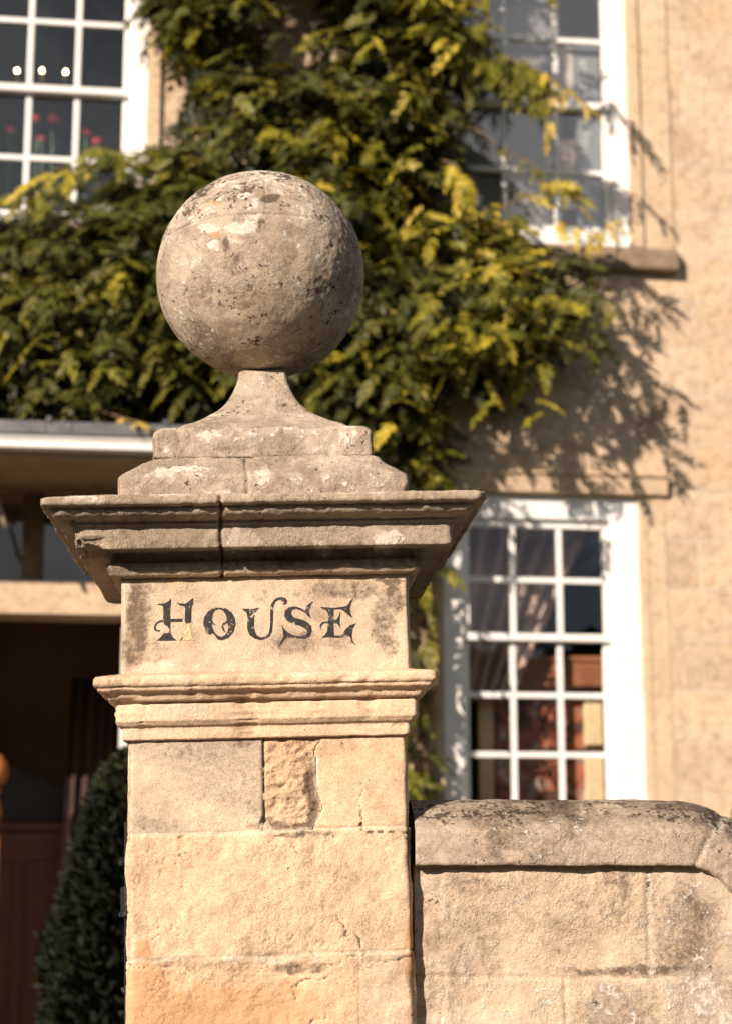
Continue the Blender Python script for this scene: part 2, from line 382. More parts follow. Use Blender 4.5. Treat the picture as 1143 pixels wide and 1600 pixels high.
def erode(P, edge, arr, a=.0015, chip=.006):
    d = a*fbm(P, 14, 2, 3)+a*.8*fbm(P, 60, 3, 5)
    ch = np.maximum(0, fbm(P, 26, 3, 9)-.12)
    d -= chip*ch*(1.6*ss(.955, 1., edge)+1.3*arr)
    d -= .004*ss(.965, 1., edge)*(.5+.5*fbm(P, 20, 2, 11))
    return d
def base_at(P, tone, dark=0., pale=0., ochre=0., speck=0., relief=1.):
    z = np.zeros(len(P)); f = lambda v: z+v
    return {'tone': np.clip(f(tone), 0, 1), 'dark': f(dark), 'pale': f(pale), 'ochre': f(ochre), 'speck': f(speck), 'relief': f(relief)}
def blobs(lst, y=0.):
    """(px,py,rx,ry,strength) measured on the photo -> local metres"""
    o = []
    for (px, py, rx, ry, s) in lst:
        x, z = onp(px, py, y); o.append((x, z, rx/975., ry/975., s))
    return o
def up_face(P, N=None): return 0

# ---- shaft
zj1 = .041; zj2 = -.148; zj3 = -.40
vx0, _ = onp(412, 1230); vx1, _ = onp(497, 1230); vx2, _ = onp(562, 1550)
cracks = [[(520, 1402), (527, 1425), (541, 1462)], [(556, 1460), (566, 1482), (560, 1498)], [(455, 1318), (470, 1348), (480, 1352), (500, 1372)],
          [(258, 1530), (251, 1518), (262, 1508), (300, 1502), (340, 1500), (380, 1506), (420, 1503), (452, 1508), (478, 1516), (500, 1507)], [(462, 1540), (480, 1530), (512, 1527)],
          [(622, 1368), (640, 1378)], [(487, 1490), (500, 1512), (520, 1508)], [(534, 1155), (540, 1172)], [(455, 1540), (460, 1560)],
          [(648, 1490), (625, 1500), (565, 1506)], [(565, 1225), (564, 1262), (562, 1300)], [(500, 1590), (455, 1620)], [(640, 1310), (628, 1300)]]
cracksL = [[onp(*q) for q in c] for c in cracks]
def shaft_parts(P):
    x, z = P[:, 0], P[:, 2]; front = P[:, 1] < .03
    wob = .0025*fbm(P, 18, 3, 21)
    j = np.minimum.reduce([np.abs(z-zj1-wob-.002*np.sin(x*9)), np.abs(z-zj2-wob*1.4), np.abs(z-zj3-wob), np.abs(z+.65), np.abs(z+.9), np.abs(z+1.15)])
    v1 = np.where(front & (z > zj1), np.abs(x-vx0-wob*.6), 9); vr = vx1+.011*fbm(np.c_[z*0, z*0, z], 26, 3, 55)-.014*ss(.075, .045, z); vl = vx0-.012*ss(.07, .045, z)
    v2 = np.where(front & (z > zj1), np.abs(x-vr), 9)
    v3 = np.where(front & (z < zj2) & (z > zj3), np.abs(x-vx2-wob), 9)
    rough = front & (z > zj1) & (x > vl) & (x < vr)
    Q = P+np.c_[.007*fbm(P, 70, 3, 31), 0*x, .007*fbm(P, 70, 3, 32)]
    cr = np.full(len(P), 9.)
    near = front & (z > -.42)
    for c in cracksL:
        cr[near] = np.minimum(cr[near], polyline_dist(Q[near, 0], Q[near, 2], c))
    return j, v1, v2, v3, rough, cr
def flakes(P):
    x, z = P[:, 0], P[:, 2]
    a = np.abs(fbm(P*np.array([1, 1, .7]), 30, 4, 701, .62)); b = ss(.16, .34, fbm(P, 17, 2, 703)); c = ss(.10, .30, fbm(P, 11, 3, 705))
    f = np.exp(-(a/.020)**2)*b*(z < zj1)
    near = np.exp(-(np.abs(z-zj2+.01)/.018)**2)+np.exp(-(np.abs(z-zj2+.055)/.03)**2)*.6
    return f*.75+np.exp(-(np.abs(fbm(P*np.array([.6, 1, 1.6]), 40, 4, 707, .6))/.035)**2)*near*ss(-.1, .2, fbm(P, 14, 2, 709))*.9
def shaft_disp(P, edge, arr):
    x, z = P[:, 0], P[:, 2]; j, v1, v2, v3, rough, cr = shaft_parts(P)
    d = erode(P, edge, arr, .0012, .004)
    c2 = (z < zj1) & (z > zj2); c3 = z < zj2
    d += np.where(c2, .0022+.0050*(fbm(P, 11, 4, 41, .55)), 0)+np.where(c3, .0018+.0045*fbm(P, 15, 4, 43, .6), 0)
    soft = fbm(P*np.array([1, 1, .6]), 34, 4, 47, .6)
    d += np.where(c2 | c3, -.0030*np.maximum(0, np.abs(soft)-.12), 0)
    d -= .0035*np.exp(-(j/.0024)**2)*(.4+.6*ss(-.35, .35, fbm(P, 9, 2, 51)))
    d -= .004*np.exp(-(v1/.0017)**2)+.002*np.exp(-(v2/.002)**2)+.0012*np.exp(-(v3/.0016)**2)
    rr = fbm(P*np.array([1, 1, 1.5]), 42, 5, 53, .68)
    bowl = ss(0, .010, x-vx0+.010)*ss(0, .012, np.minimum(vx1+.008-x, v2+.002))*ss(0, .006, z-zj1)
    d += np.where(rough, bowl*(-.0035+.010*rr-.010*np.maximum(0, .12-np.abs(fbm(P, 24, 3, 57)))), 0)
    lo = np.where(rough, ss(.05, 0, np.abs(z-(zj1+.018)-.35*(x-vx0))), 0)
    d -= .006*lo*(fbm(P, 60, 3, 59)+.3)
    d -= .0040*np.exp(-(cr/.0011)**2)*ss(-.35, .35, fbm(P, 38, 3, 61))
    d -= .0030*flakes(P)
    # right edge worn back where the pitched face meets the return
    d -= .007*ss(.93, 1., edge)*np.where(c2 | c3, np.maximum(0, .35+fbm(P, 16, 3, 63)), 0)
    return d
def shaft_attr(P):
    x, z = P[:, 0], P[:, 2]; j, v1, v2, v3, rough, cr = shaft_parts(P)
    c1 = z > zj1; c3 = z < zj2
    tone = np.where(c1, np.where(x < vx0, .66, .90), np.where(c3, .92, .84))
    tone = np.where(c3 & (x > vx2), .72, tone)
    lam = fbm(np.c_[x*3-z*0, x*0, (z+.25*x)*26], 1., 3, 71)
    tone = tone+np.where(c1 & (x < vx0), -.30*lam-.05, 0)+.12*fbm(P, 5, 3, 73)
    ochre = soft_blobs(x, z, blobs([(300, 1590, 240, 60, .85), (240, 1560, 60, 60, .7), (225, 1490, 16, 26, .9), (281, 1311, 9, 8, 1.3), (420, 1560, 120, 30, .6), (640, 1480, 14, 60, .7), (560, 1580, 60, 30, .35)]))
    ochre = np.maximum(ochre, np.where(z < -.26, .55, 0))
    dark = soft_blobs(x, z, blobs([(385, 1162, 26, 12, .62), (281, 1311, 5, 5, 1.3), (430, 1290, 60, 10, .55), (485, 1240, 12, 60, .66), (470, 1305, 60, 6, .75), (300, 1505, 80, 8, .5), (470, 1512, 50, 10, .6), (250, 1550, 10, 30, .3)]))
    dark += np.where(rough, .10+.30*fbm(P, 45, 3, 81)+.30*ss(vx1-.035, vx1-.004, x)*ss(.16, .12, z), 0)
    dark = np.maximum(dark, 1.0*np.exp(-(cr/.0011)**2)*ss(-.35, .35, fbm(P, 38, 3, 61)))
    dark = np.maximum(dark, .72*flakes(P)); dark = np.maximum(dark, .75*np.exp(-(v1/.0016)**2)); dark = np.maximum(dark, .30*np.exp(-(j/.002)**2))
    lamd = np.where(c1 & (x < vx0), .27*ss(-.1, .5, lam), 0); dark = np.maximum(dark, lamd)
    # a row of small open joints at the right end
    for px in (578, 594, 611, 634):
        a, b = onp(px, 1300); dark = np.maximum(dark, 1.5*(1-ss(.7, 1.2, np.maximum(np.abs(x-a)/.005, np.abs(z-b)/.0022))))
    pale = np.maximum(.52*np.exp(-(j/.004)**2)*(z > zj2-.03), .5*np.exp(-(v2/.004)**2)); pale = np.maximum(pale, soft_blobs(x, z, blobs([(400, 1500, 130, 8, .5), (415, 1295, 8, 22, .6), (540, 1158, 60, 6, .45)])))
    return base_at(P, tone, dark, pale, ochre, 0., np.where(rough, 1.2, np.where(c1, .42, .75)))
loft('shaft', [(.2225, -.42), (.222, -.30), (.2215, -.15), (.2213, -.1479), (.2213, .041), (.2205, .0411), (.2205, .1875)], shaft_disp, shaft_attr, .0022)
low = [(.262, -1.46), (.262, -1.27), (.2225, -1.22), (.2225, -.4201)]
loft('shaft_foot', low, lambda P, e, a: erode(P, e, a, .002, .008)-.004*np.exp(-(shaft_parts(P)[0]/.006)**2), shaft_attr, .02, 24)
# ---- necking band
def band_attr(P):
    x, z = P[:, 0], P[:, 2]
    return base_at(P, .80+.08*fbm(P, 6, 2, 91), soft_blobs(x, z, blobs([(640, 1150, 30, 10, .3)]))+.16*ss(.278, .284, z), .22+soft_blobs(x, z, blobs([(300, 1110, 70, 18, .26), (480, 1050, 120, 9, .35)])), .12, 0., .55)
loft('necking_band', [(.2235, .186), (.2288, .187), (.2292, .206), (.2345, .2085), (.2385, .2135), (.2405, .2155), (.2405, .2415), (.2375, .2425), (.2375, .2455), (.247, .2465), (.2495, .249), (.252, .2545), (.258, .2595), (.2635, .2605), (.2655, .2635), (.2655, .2665), (.2685, .2675), (.2715, .2715), (.2715, .2795), (.2685, .2845), (.232, .2925), (.2, .2927)],
     lambda P, e, a: erode(P, e, a, .0010, .006), band_attr, .0018)
# ---- die with the lettering
def die_disp(P, edge=None, arr=None):
    d = .0009*fbm(P, 9, 3, 101)+.0004*fbm(P, 50, 3, 103)
    if edge is not None: d = d-.003*ss(.975, 1., edge)*(.6+.6*fbm(P, 18, 3, 105))-.006*ss(.955, 1., edge)*np.maximum(0, fbm(P, 30, 2, 107)-.3)
    return d
def die_attr(P):
    x, z = P[:, 0], P[:, 2]
    dark = soft_blobs(x, z, blobs([(214, 955, 22, 62, .80), (225, 920, 26, 20, .6), (208, 1010, 24, 42, .72), (240, 1018, 30, 22, .46), (460, 1005, 50, 22, .58), (540, 920, 90, 22, .56), (420, 925, 40, 25, .28), (618, 935, 18, 34, .75), (600, 975, 28, 60, .62), (530, 1000, 40, 16, .4), (610, 905, 26, 5, 1.0), (360, 905, 40, 4, .4), (222, 930, 12, 20, .62)]))
    pale = soft_blobs(x, z, blobs([(330, 1040, 180, 12, .40), (630, 1000, 10, 60, .5), (195, 915, 9, 14, .5), (350, 960, 60, 40, .26), (500, 1035, 140, 12, .36)]))
    ochre = soft_blobs(x, z, blobs([(268, 912, 14, 26, .45), (310, 1000, 40, 20, .35), (240, 985, 20, 40, .4), (570, 930, 70, 30, .22)]))
    return base_at(P, .56+.05*fbm(P, 7, 3, 111), dark, pale, ochre, 0., .45)
loft('die', [(.229, .288), (.231, .289), (.231, .4445), (.229, .4455)], die_disp, die_attr, .0022)
# ---- cornice
xc_, _ = onp(347, 830)
def corn_disp(P, edge, arr):
    x, z = P[:, 0], P[:, 2]
    d = erode(P, edge, arr*.45, .0014, .009)
    d -= np.where(P[:, 1] < .02, .006*np.exp(-((x-xc_-.003*fbm(P, 30, 2, 121))/.0026)**2), 0)
    d -= .016*ss(.25, .42, -(x-CX))*np.maximum(0, fbm(P, 17, 3, 123)-.02)*ss(.90, 1., edge)
    d -= np.where((P[:, 1] < .02) & (z < .5), .010*soft_blobs(x, z, blobs([(130, 848, 40, 16, 1.)], -.07)), 0)
    d += .0012*fbm(P, 75, 3, 125)*ss(.515, .53, z)
    return d
def corn_attr(P):
    x, z = P[:, 0], P[:, 2]
    dark = .26+.22*fbm(P, 9, 4, 131, .6)+soft_blobs(x, z, [(0, .47, .3, .022, .16)])  # last term darkens the soffit level, painted shade
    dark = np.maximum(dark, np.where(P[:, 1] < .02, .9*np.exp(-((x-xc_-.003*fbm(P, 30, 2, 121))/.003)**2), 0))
    dark = np.maximum(dark, np.where(z < .475, .55+.25*fbm(P, 9, 2, 133), 0))  # shade under the fascia painted into the bed mould
    dark -= .3*(z < .452)  # lower strip of the bed mould painted lighter, as sunlit
    pale = soft_blobs(x, z, blobs([(608, 838, 24, 16, 1.1), (505, 850, 20, 10, .45), (300, 772, 90, 8, .55), (140, 786, 40, 7, .5), (375, 840, 30, 14, .4), (300, 890, 14, 7, .6), (610, 886, 18, 6, .5), (560, 770, 60, 8, .35)], -.08))
    return base_at(P, .26+.07*fbm(P, 6, 3, 135)+.2*(z < .452)+.06*(z > .548), dark*.9, pale+.12, 0.05, .30*(z > .545))
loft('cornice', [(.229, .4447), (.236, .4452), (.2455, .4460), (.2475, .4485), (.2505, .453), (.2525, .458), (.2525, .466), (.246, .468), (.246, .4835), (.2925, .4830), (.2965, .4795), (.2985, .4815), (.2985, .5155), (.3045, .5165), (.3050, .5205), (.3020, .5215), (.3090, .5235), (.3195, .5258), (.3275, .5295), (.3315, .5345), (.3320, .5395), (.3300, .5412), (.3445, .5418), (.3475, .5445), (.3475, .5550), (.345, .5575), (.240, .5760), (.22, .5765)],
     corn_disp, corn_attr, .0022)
# ---- stepped plinth and swept neck
def rough_at(P, seed, extra_pale=(), dk=.26, y=0., tone=.27):
    x, z = P[:, 0], P[:, 2]
    pale = .27+.30*fbm(P, 10, 3, seed)
    if extra_pale: pale = np.maximum(pale, soft_blobs(x, z, blobs(extra_pale, y)))
    return base_at(P, tone+.08*fbm(P, 7, 2, seed+1), dk+.14*fbm(P, 9, 2, seed+2), pale, .12+.25*fbm(P, 14, 2, seed+3), .35)
xp_, _ = onp(385, 745)
loft('lower_plinth', [(.2355, .5705), (.2365, .5715), (.2365, .6095), (.2345, .6125), (.200, .6405), (.194, .6485), (.190, .6520), (.17, .6525)],
     lambda P, e, a: erode(P, e, a, .0018, .007)-np.where(P[:, 1] < .05, .005*np.exp(-((P[:, 0]-xp_-.004*fbm(P, 25, 2, 141))/.0022)**2), 0),
     lambda P: rough_at(P, 143, [(255, 737, 26, 16, .95), (300, 728, 50, 10, .8), (305, 742, 22, 8, .8), (412, 745, 18, 20, .85), (465, 752, 25, 14, .5), (505, 750, 20, 12, .5), (350, 775, 16, 6, .9), (325, 774, 8, 5, .9), (225, 744, 10, 8, .7)]), .0025)
loft('upper_plinth', [(.181, .6528), (.1835, .6538), (.1835, .690), (.1815, .698), (.176, .7055), (.168, .7085), (.12, .716), (.09, .7165)],
     lambda P, e, a: erode(P, e, a, .0018, .006), lambda P: rough_at(P, 153, [(395, 680, 16, 12, .7), (325, 682, 26, 16, .8), (445, 660, 60, 8, .8), (545, 680, 18, 22, .8), (500, 657, 40, 8, .95), (260, 700, 12, 12, .7), (490, 704, 20, 8, .6), (280, 665, 20, 9, .5)], .22, .05), .0025)
loft('neck', [(.150, .7115), (.136, .7235), (.118, .7325), (.102, .7430), (.0865, .7545), (.0760, .7640), (.0665, .7745), (.0595, .7850), (.0515, .8010), (.0452, .8170), (.0418, .832), (.0412, .8405), (.030, .8475)],
     lambda P, e, a: .0012*fbm(P, 20, 3, 161)-.0035*ss(.93, 1., e)*(.5+fbm(P, 22, 2, 163)*.7), lambda P: rough_at(P, 165, [(410, 600, 9, 8, .7), (330, 652, 40, 6, .9), (430, 620, 12, 7, .6), (470, 650, 20, 8, .6)], .24, .15), .0025, 70, p=22)
# ---- ball
def ball():
    r = .1868; nu, nv = 620, 300
    u = np.linspace(0, 2*np.pi, nu, endpoint=False); v = np.linspace(.004, np.pi-.004, nv)
    Uu, Vv = np.meshgrid(u, v); N = np.stack([np.sin(Vv)*np.sin(Uu), -np.sin(Vv)*np.cos(Uu), np.cos(Vv)], -1).reshape(-1, 3)
    C = np.array([CX, .231, 1.0315]); P = C+N*r
    d = .0022*fbm(P, 7, 2, 171)+.0011*fbm(P, 26, 3, 173)
    pits = ss(.05, .5, fbm(P, 5, 2, 175)+.9*(N[:, 0]-.1)); d += .0013*fbm(P, 95, 3, 177)*(.25+pits)
    zz = P[:, 2]-C[2]
    seam = np.abs(zz-.050-.003*fbm(P, 9, 2, 179)); sv_ = np.where((zz > .052) & (P[:, 1] < C[1]), np.abs(P[:, 0]-C[0]-.010), 9)
    act = ss(-.3, .1, fbm(P, 14, 2, 181))
    d -= .0022*act*np.exp(-(seam/.0018)**2)+.0010*np.exp(-(sv_/.0014)**2)
    P2 = P+N*d[:, None]; P2[:, 2] += PZ
    # blobs located on the visible side: project survey pixel on the sphere roughly
    def sp(lst):
        o = []
        for (px, py, rx, ry, s) in lst:
            x, z = onp(px, py, .10); o.append((x, z, rx/925., ry/925., s))
        return o
    fr = P[:, 1] < C[1]; x, z = P[:, 0], P[:, 2]; wx = x+.006*fbm(P, 40, 3, 183); wz = z+.006*fbm(P, 40, 3, 185)
    top = ss(.35, .95, N[:, 2])
    pale = np.where(fr, soft_blobs(wx, wz, sp([(375, 370, 34, 14, .92), (395, 354, 18, 10, .85), (330, 372, 18, 6, 1.), (337, 394, 10, 9, 1.), (321, 367, 7, 5, 1.1), (395, 330, 12, 9, 1.1), (385, 311, 14, 5, 1.1), (398, 322, 6, 6, 1.), (345, 313, 8, 5, .9), (295, 336, 6, 4, .9), (370, 392, 12, 6, .9), (467, 397, 5, 5, .9), (301, 350, 8, 10, .6), (437, 312, 8, 5, .8), (350, 283, 30, 6, .9), (420, 275, 40, 4, .8), (495, 322, 18, 14, .5), (312, 412, 12, 12, .6), (380, 440, 10, 26, .42), (556, 440, 5, 8, .8), (370, 296, 12, 5, .9), (300, 300, 12, 8, .55), (480, 330, 12, 8, .5), (276, 320, 8, 14, .5), (320, 520, 20, 12, .4), (250, 440, 5, 20, .5)])), 0)  # left limb blob paints the sunlit edge, the rest is lichen
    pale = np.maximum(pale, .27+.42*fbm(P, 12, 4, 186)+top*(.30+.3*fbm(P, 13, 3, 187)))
    dark = np.where(fr, soft_blobs(wx, wz, sp([(419, 321, 17, 9, 1.35), (408, 365, 4, 12, 1.2), (385, 304, 12, 5, .95), (358, 321, 11, 4, 1.), (330, 346, 10, 5, 1.), (356, 398, 8, 12, .8), (454, 329, 5, 4, 1.1), (465, 320, 5, 4, 1.), (397, 286, 4, 4, 1.2), (372, 420, 12, 10, .7), (395, 452, 9, 9, .7), (381, 480, 14, 8, .6), (325, 475, 10, 8, .6), (268, 436, 7, 7, .6), (462, 572, 9, 5, .8), (505, 500, 34, 50, .42), (380, 540, 40, 26, .45), (520, 400, 26, 40, .36), (366, 440, 5, 4, .8), (430, 500, 16, 14, .5), (415, 555, 22, 14, .5), (475, 345, 4, 12, .8), (280, 460, 14, 8, .4), (290, 325, 10, 3, .9), (305, 312, 8, 3, .8)])), 0)
    dark = np.maximum(dark, .25+.50*fbm(P, 9, 4, 189, .6)+.10*ss(.1, .4, N[:, 0])+.08*ss(.1, -.5, N[:, 2])); dark = np.maximum(dark, .75*act*np.exp(-(seam/.0016)**2))  # right and lower sides darkened as painted shade, over real mottling
    ochre = np.where(fr, soft_blobs(wx, wz, sp([(339, 376, 9, 9, 1.5), (330, 322, 13, 7, 1.3), (322, 330, 7, 6, 1.2), (455, 299, 7, 6, 1.2), (453, 310, 4, 5, 1.1), (505, 316, 14, 5, 1.), (485, 298, 6, 5, .8), (245, 450, 5, 30, .6)])), 0)+.1
    i = np.arange(nv-1)[:, None]*nu; j = np.arange(nu)[None, :]; jn = (j+1) % nu
    F = np.stack([i+j, i+nu+j, i+nu+jn, i+jn], -1).reshape(-1, 4)
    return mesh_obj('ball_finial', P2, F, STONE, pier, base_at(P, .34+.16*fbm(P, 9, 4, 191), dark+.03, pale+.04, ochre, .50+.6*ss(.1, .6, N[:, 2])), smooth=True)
ball()

# ---- lettering: HOUSE
def z1(pts): return [onp(230+x/6.724, 920+y/6.72) for x, y in pts]
def z2(pts): return [onp(380+x/6.016, 920+y/6.018) for x, y in pts]
G = []
G.append([z1([(95,160),(130,170),(168,178),(172,250),(168,322),(125,335),(90,362),(70,400),(75,432),(98,448),(125,448),(138,438),(130,430),(108,434),(92,418),(90,392),(112,362),(140,350),(172,352),(185,378),(215,392),(236,430),(232,455),(205,468),(180,464),(145,505),(98,547),(200,545),(312,542),(270,508),(248,465),(245,348),(372,346),(370,314),(245,315),(243,200),(250,160),(252,104),(225,130),(190,152),(130,158)])])
G.append([z1([(303,140),(345,152),(400,156),(440,130),(487,93),(482,160),(466,200),(463,352),(410,368),(396,340),(400,200),(385,182),(350,176),(322,158)])])
G.append([z1([(374,505),(342,545),(358,540),(378,515)])])
G.append([z1([(745,195),(830,205),(890,250),(922,310),(930,370),(908,450),(855,515),(785,540),(740,532),(722,505),(690,465),(662,482),(622,474),(604,420),(590,365),(600,300),(640,240),(690,205)]),
          z1([(755,212),(800,230),(830,280),(840,340),(852,400),(845,450),(815,490),(780,505),(740,490),(705,450),(685,400),(680,340),(690,260),(715,225)])])
G.append([z1([(835,330),(800,355),(783,400),(798,440),(824,460),(812,430),(802,395),(818,372),(842,358)])])
G.append([z1([(684,330),(700,362),(724,382),(700,380),(682,362)])])
G.append([z2([(-12,186),(40,187),(95,189),(155,175),(125,205),(105,250),(102,350),(110,400),(130,440),(170,458),(210,450),(240,420),(253,350),(255,200),(265,140),(300,95),(350,76),(395,86),(415,115),(405,142),(375,152),(358,137),(370,120),(358,102),(325,106),(297,130),(282,180),(280,300),(272,400),(250,445),(210,473),(165,482),(110,470),(60,435),(38,380),(40,260),(30,220),(5,205)])])
G.append([z2([(660,118),(630,130),(605,150),(590,180),(580,208),(540,180),(480,165),(425,175),(392,210),(385,260),(410,300),(460,328),(530,347),(585,378),(604,405),(590,430),(540,447),(470,437),(420,412),(385,375),(360,335),(374,400),(378,450),(355,495),(330,552),(375,498),(400,464),(430,456),(500,464),(575,470),(625,447),(645,400),(640,350),(600,310),(545,288),(480,272),(455,245),(450,215),(465,195),(500,190),(545,205),(580,228),(605,255),(642,285),(620,235),(622,190),(637,150)])])
G.append([z2([(720,170),(780,174),(860,178),(930,170),(975,160),(1000,120),(1030,93),(1010,145),(1000,185),(1005,225),(1030,282),(985,245),(945,210),(915,192),(850,194),(849,290),(875,290),(895,262),(913,212),(908,280),(906,330),(916,372),(893,342),(880,326),(849,323),(850,400),(856,440),(920,442),(960,380),(1000,345),(1060,323),(1030,370),(1020,430),(1022,480),(1060,538),(1018,500),(1003,452),(970,437),(930,459),(850,459),(790,455),(733,462),(765,435),(790,400),(796,324),(762,322),(737,342),(728,366),(737,392),(717,372),(722,335),(745,312),(795,308),(803,290),(795,230),(775,200),(740,186)])])
def letters(groups, name, mat):
    bm = bmesh.new()
    for g in groups:
        cu = bpy.data.curves.new('c', 'CURVE'); cu.dimensions = '2D'; cu.fill_mode = 'BOTH'
        for poly in g:
            sp = cu.splines.new('POLY'); sp.points.add(len(poly)-1)
            for q, (x, z) in zip(sp.points, poly): q.co = (x, z, 0, 1)
            sp.use_cyclic_u = True
        ob = bpy.data.objects.new('c', cu); me = bpy.data.meshes.new_from_object(ob)
        bm.from_mesh(me); bpy.data.objects.remove(ob); bpy.data.meshes.remove(me); bpy.data.curves.remove(cu)
    for ax, lo, hi in ((0, -.2, .16), (1, .32, .44)):
        v = lo
        while v < hi:
            no = (1, 0, 0) if ax == 0 else (0, 1, 0); co = (v, 0, 0) if ax == 0 else (0, v, 0)
            bmesh.ops.bisect_plane(bm, geom=bm.verts[:]+bm.edges[:]+bm.faces[:], plane_co=co, plane_no=no); v += .004
    P = np.array([(q.co.x, 0., q.co.y) for q in bm.verts]); P[:, 1] = CY-.231; d = die_disp(P)
    for q, pp, dd in zip(bm.verts, P, d): q.co = (pp[0], pp[1]-dd-.0007, pp[2]+PZ)
    bmesh.ops.recalc_face_normals(bm, faces=bm.faces)
    me = bpy.data.meshes.new(name); bm.to_mesh(me); bm.free(); me.materials.append(mat)
    o = bpy.data.objects.new(name, me); COL.objects.link(o); o.parent = pier; return o
letters(G, 'lettering', LETTER)
fl = letters([[z1([(395,368),(462,358),(466,480),(478,520),(522,540),(372,541),(388,500)])]], 'faded_lettering', FADED)
tag(fl, 'faded ochre leg of the letter H')

# iron hinge beside the pier's left return
IRON = plain('black_iron', (.02, .02, .022), .45, .2, 20., metal=.6, bump=.001)
m_ = MB().box(-.004, .004, -.006, .006, .0, 1.20).tube([(0, 0, 1.06), (0, 0, 1.10)], .010, 12).tube([(0, 0, 1.055), (0, 0, 1.062)], .013, 12)
m_.box(.0, .03, -.012, .012, 1.07, 1.09)
hb = m_.build('hinge_bar', IRON, None, bevel=.001)
hb.matrix_world = PM @ Matrix.Translation((-.2265, .03, .36)); tag(hb, 'thin black iron gate hinge bar fixed upright to the pier side', 'hinge')

# ---------------------------------------------------------------- garden wall
WM = PO @ PROT @ Matrix.Translation((0, 0, -1.4995))
gw = empty('garden_wall', WM, 'low lichen spotted stone garden wall with rounded coping, right of the ball pier', 'garden wall')
XB = .700
def path_pt(s):
    """coping underside line: level, small curve, then a steep ramp down; returns x,z,angle"""
    a = R(50); rad = .085; L1 = XB-.045-.225; arc = rad*a
    if s < L1: return .225+s, -.0125, 0.
    s -= L1
    if s < arc:
        q = s/rad; return XB-.045+rad*math.sin(q), -.0125-rad*(1-math.cos(q)), q
    s -= arc; x0, z0 = XB-.045+rad*math.sin(a), -.0125-rad*(1-math.cos(a))
    L2 = .42
    if s < L2: return x0+s*math.cos(a), z0-s*math.sin(a), a
    s -= L2; return x0+L2*math.cos(a)+s, z0-L2*math.sin(a), 0.
def coping():
    prof = [(.017, 0), (.015, .004), (.015, .052), (.018, .057), (.032, .072), (.055, .087), (.085, .099), (.125, .106), (.165, .099), (.195, .087), (.218, .072), (.232, .057), (.235, .052), (.235, .004), (.233, 0)]
    pr = resample(prof, .0028); S = np.concatenate([np.arange(0, .78, .0028), np.arange(.78, 2.6, .03)])
    V = []; N = []
    g = np.gradient(pr, axis=0); gl = np.hypot(g[:, 0], g[:, 1]); ny, nh = -g[:, 1]/gl, g[:, 0]/gl
    for s in S:
        x, z, q = path_pt(s)
        # rounded outer shoulder: radius measured from a centre under the bend
        V.append(np.c_[x+np.sin(q)*pr[:, 1], pr[:, 0], z+np.cos(q)*pr[:, 1]]); N.append(np.c_[np.sin(q)*nh, ny, np.cos(q)*nh])
    P = np.concatenate(V); N = np.concatenate(N); n = len(pr); m = len(S)
    ss_ = np.repeat(S, n); hh = np.tile(pr[:, 1], m)
    sj = np.abs(ss_-(XB-.045-.225+.015)-hh*.25-.003*fbm(P, 30, 2, 201))
    d = .0022*fbm(P, 12, 3, 203)+.0012*fbm(P, 55, 3, 205)-.0035*np.exp(-(sj/.0035)**2)-.005*np.maximum(0, fbm(P, 30, 3, 207)-.2)*np.exp(-((hh-.054)/.01)**2)-.004*ss(.006, 0, hh)*np.maximum(0, fbm(P, 35, 2, 209))
    P2 = P+N*d[:, None]; P2[:, 2] += PZ
    i = np.arange(m-1)[:, None]*n; j = np.arange(n-1)[None, :]
    F = np.stack([i+j, i+n+j, i+n+j+1, i+j+1], -1).reshape(-1, 4)
    # underside
    F = np.vstack([F, np.c_[np.arange(m-1)*n+n-1, np.arange(1, m)*n+n-1, np.arange(1, m)*n, np.arange(m-1)*n]])
    up = ss(.055, .075, hh)
    dark = .36+.70*fbm(P, 11, 4, 211, .62)+.20*up; pale = .24+.3*fbm(P, 11, 3, 213)*(1-up*.5)+.55*np.exp(-(sj/.005)**2)
    return mesh_obj('coping', P2, F, STONE, gw, base_at(P, .38+.12*fbm(P, 6, 2, 215)-.10*up, dark, pale, .16+.22*fbm(P, 9, 2, 217), (.30+.55*up)), smooth=True)
coping()
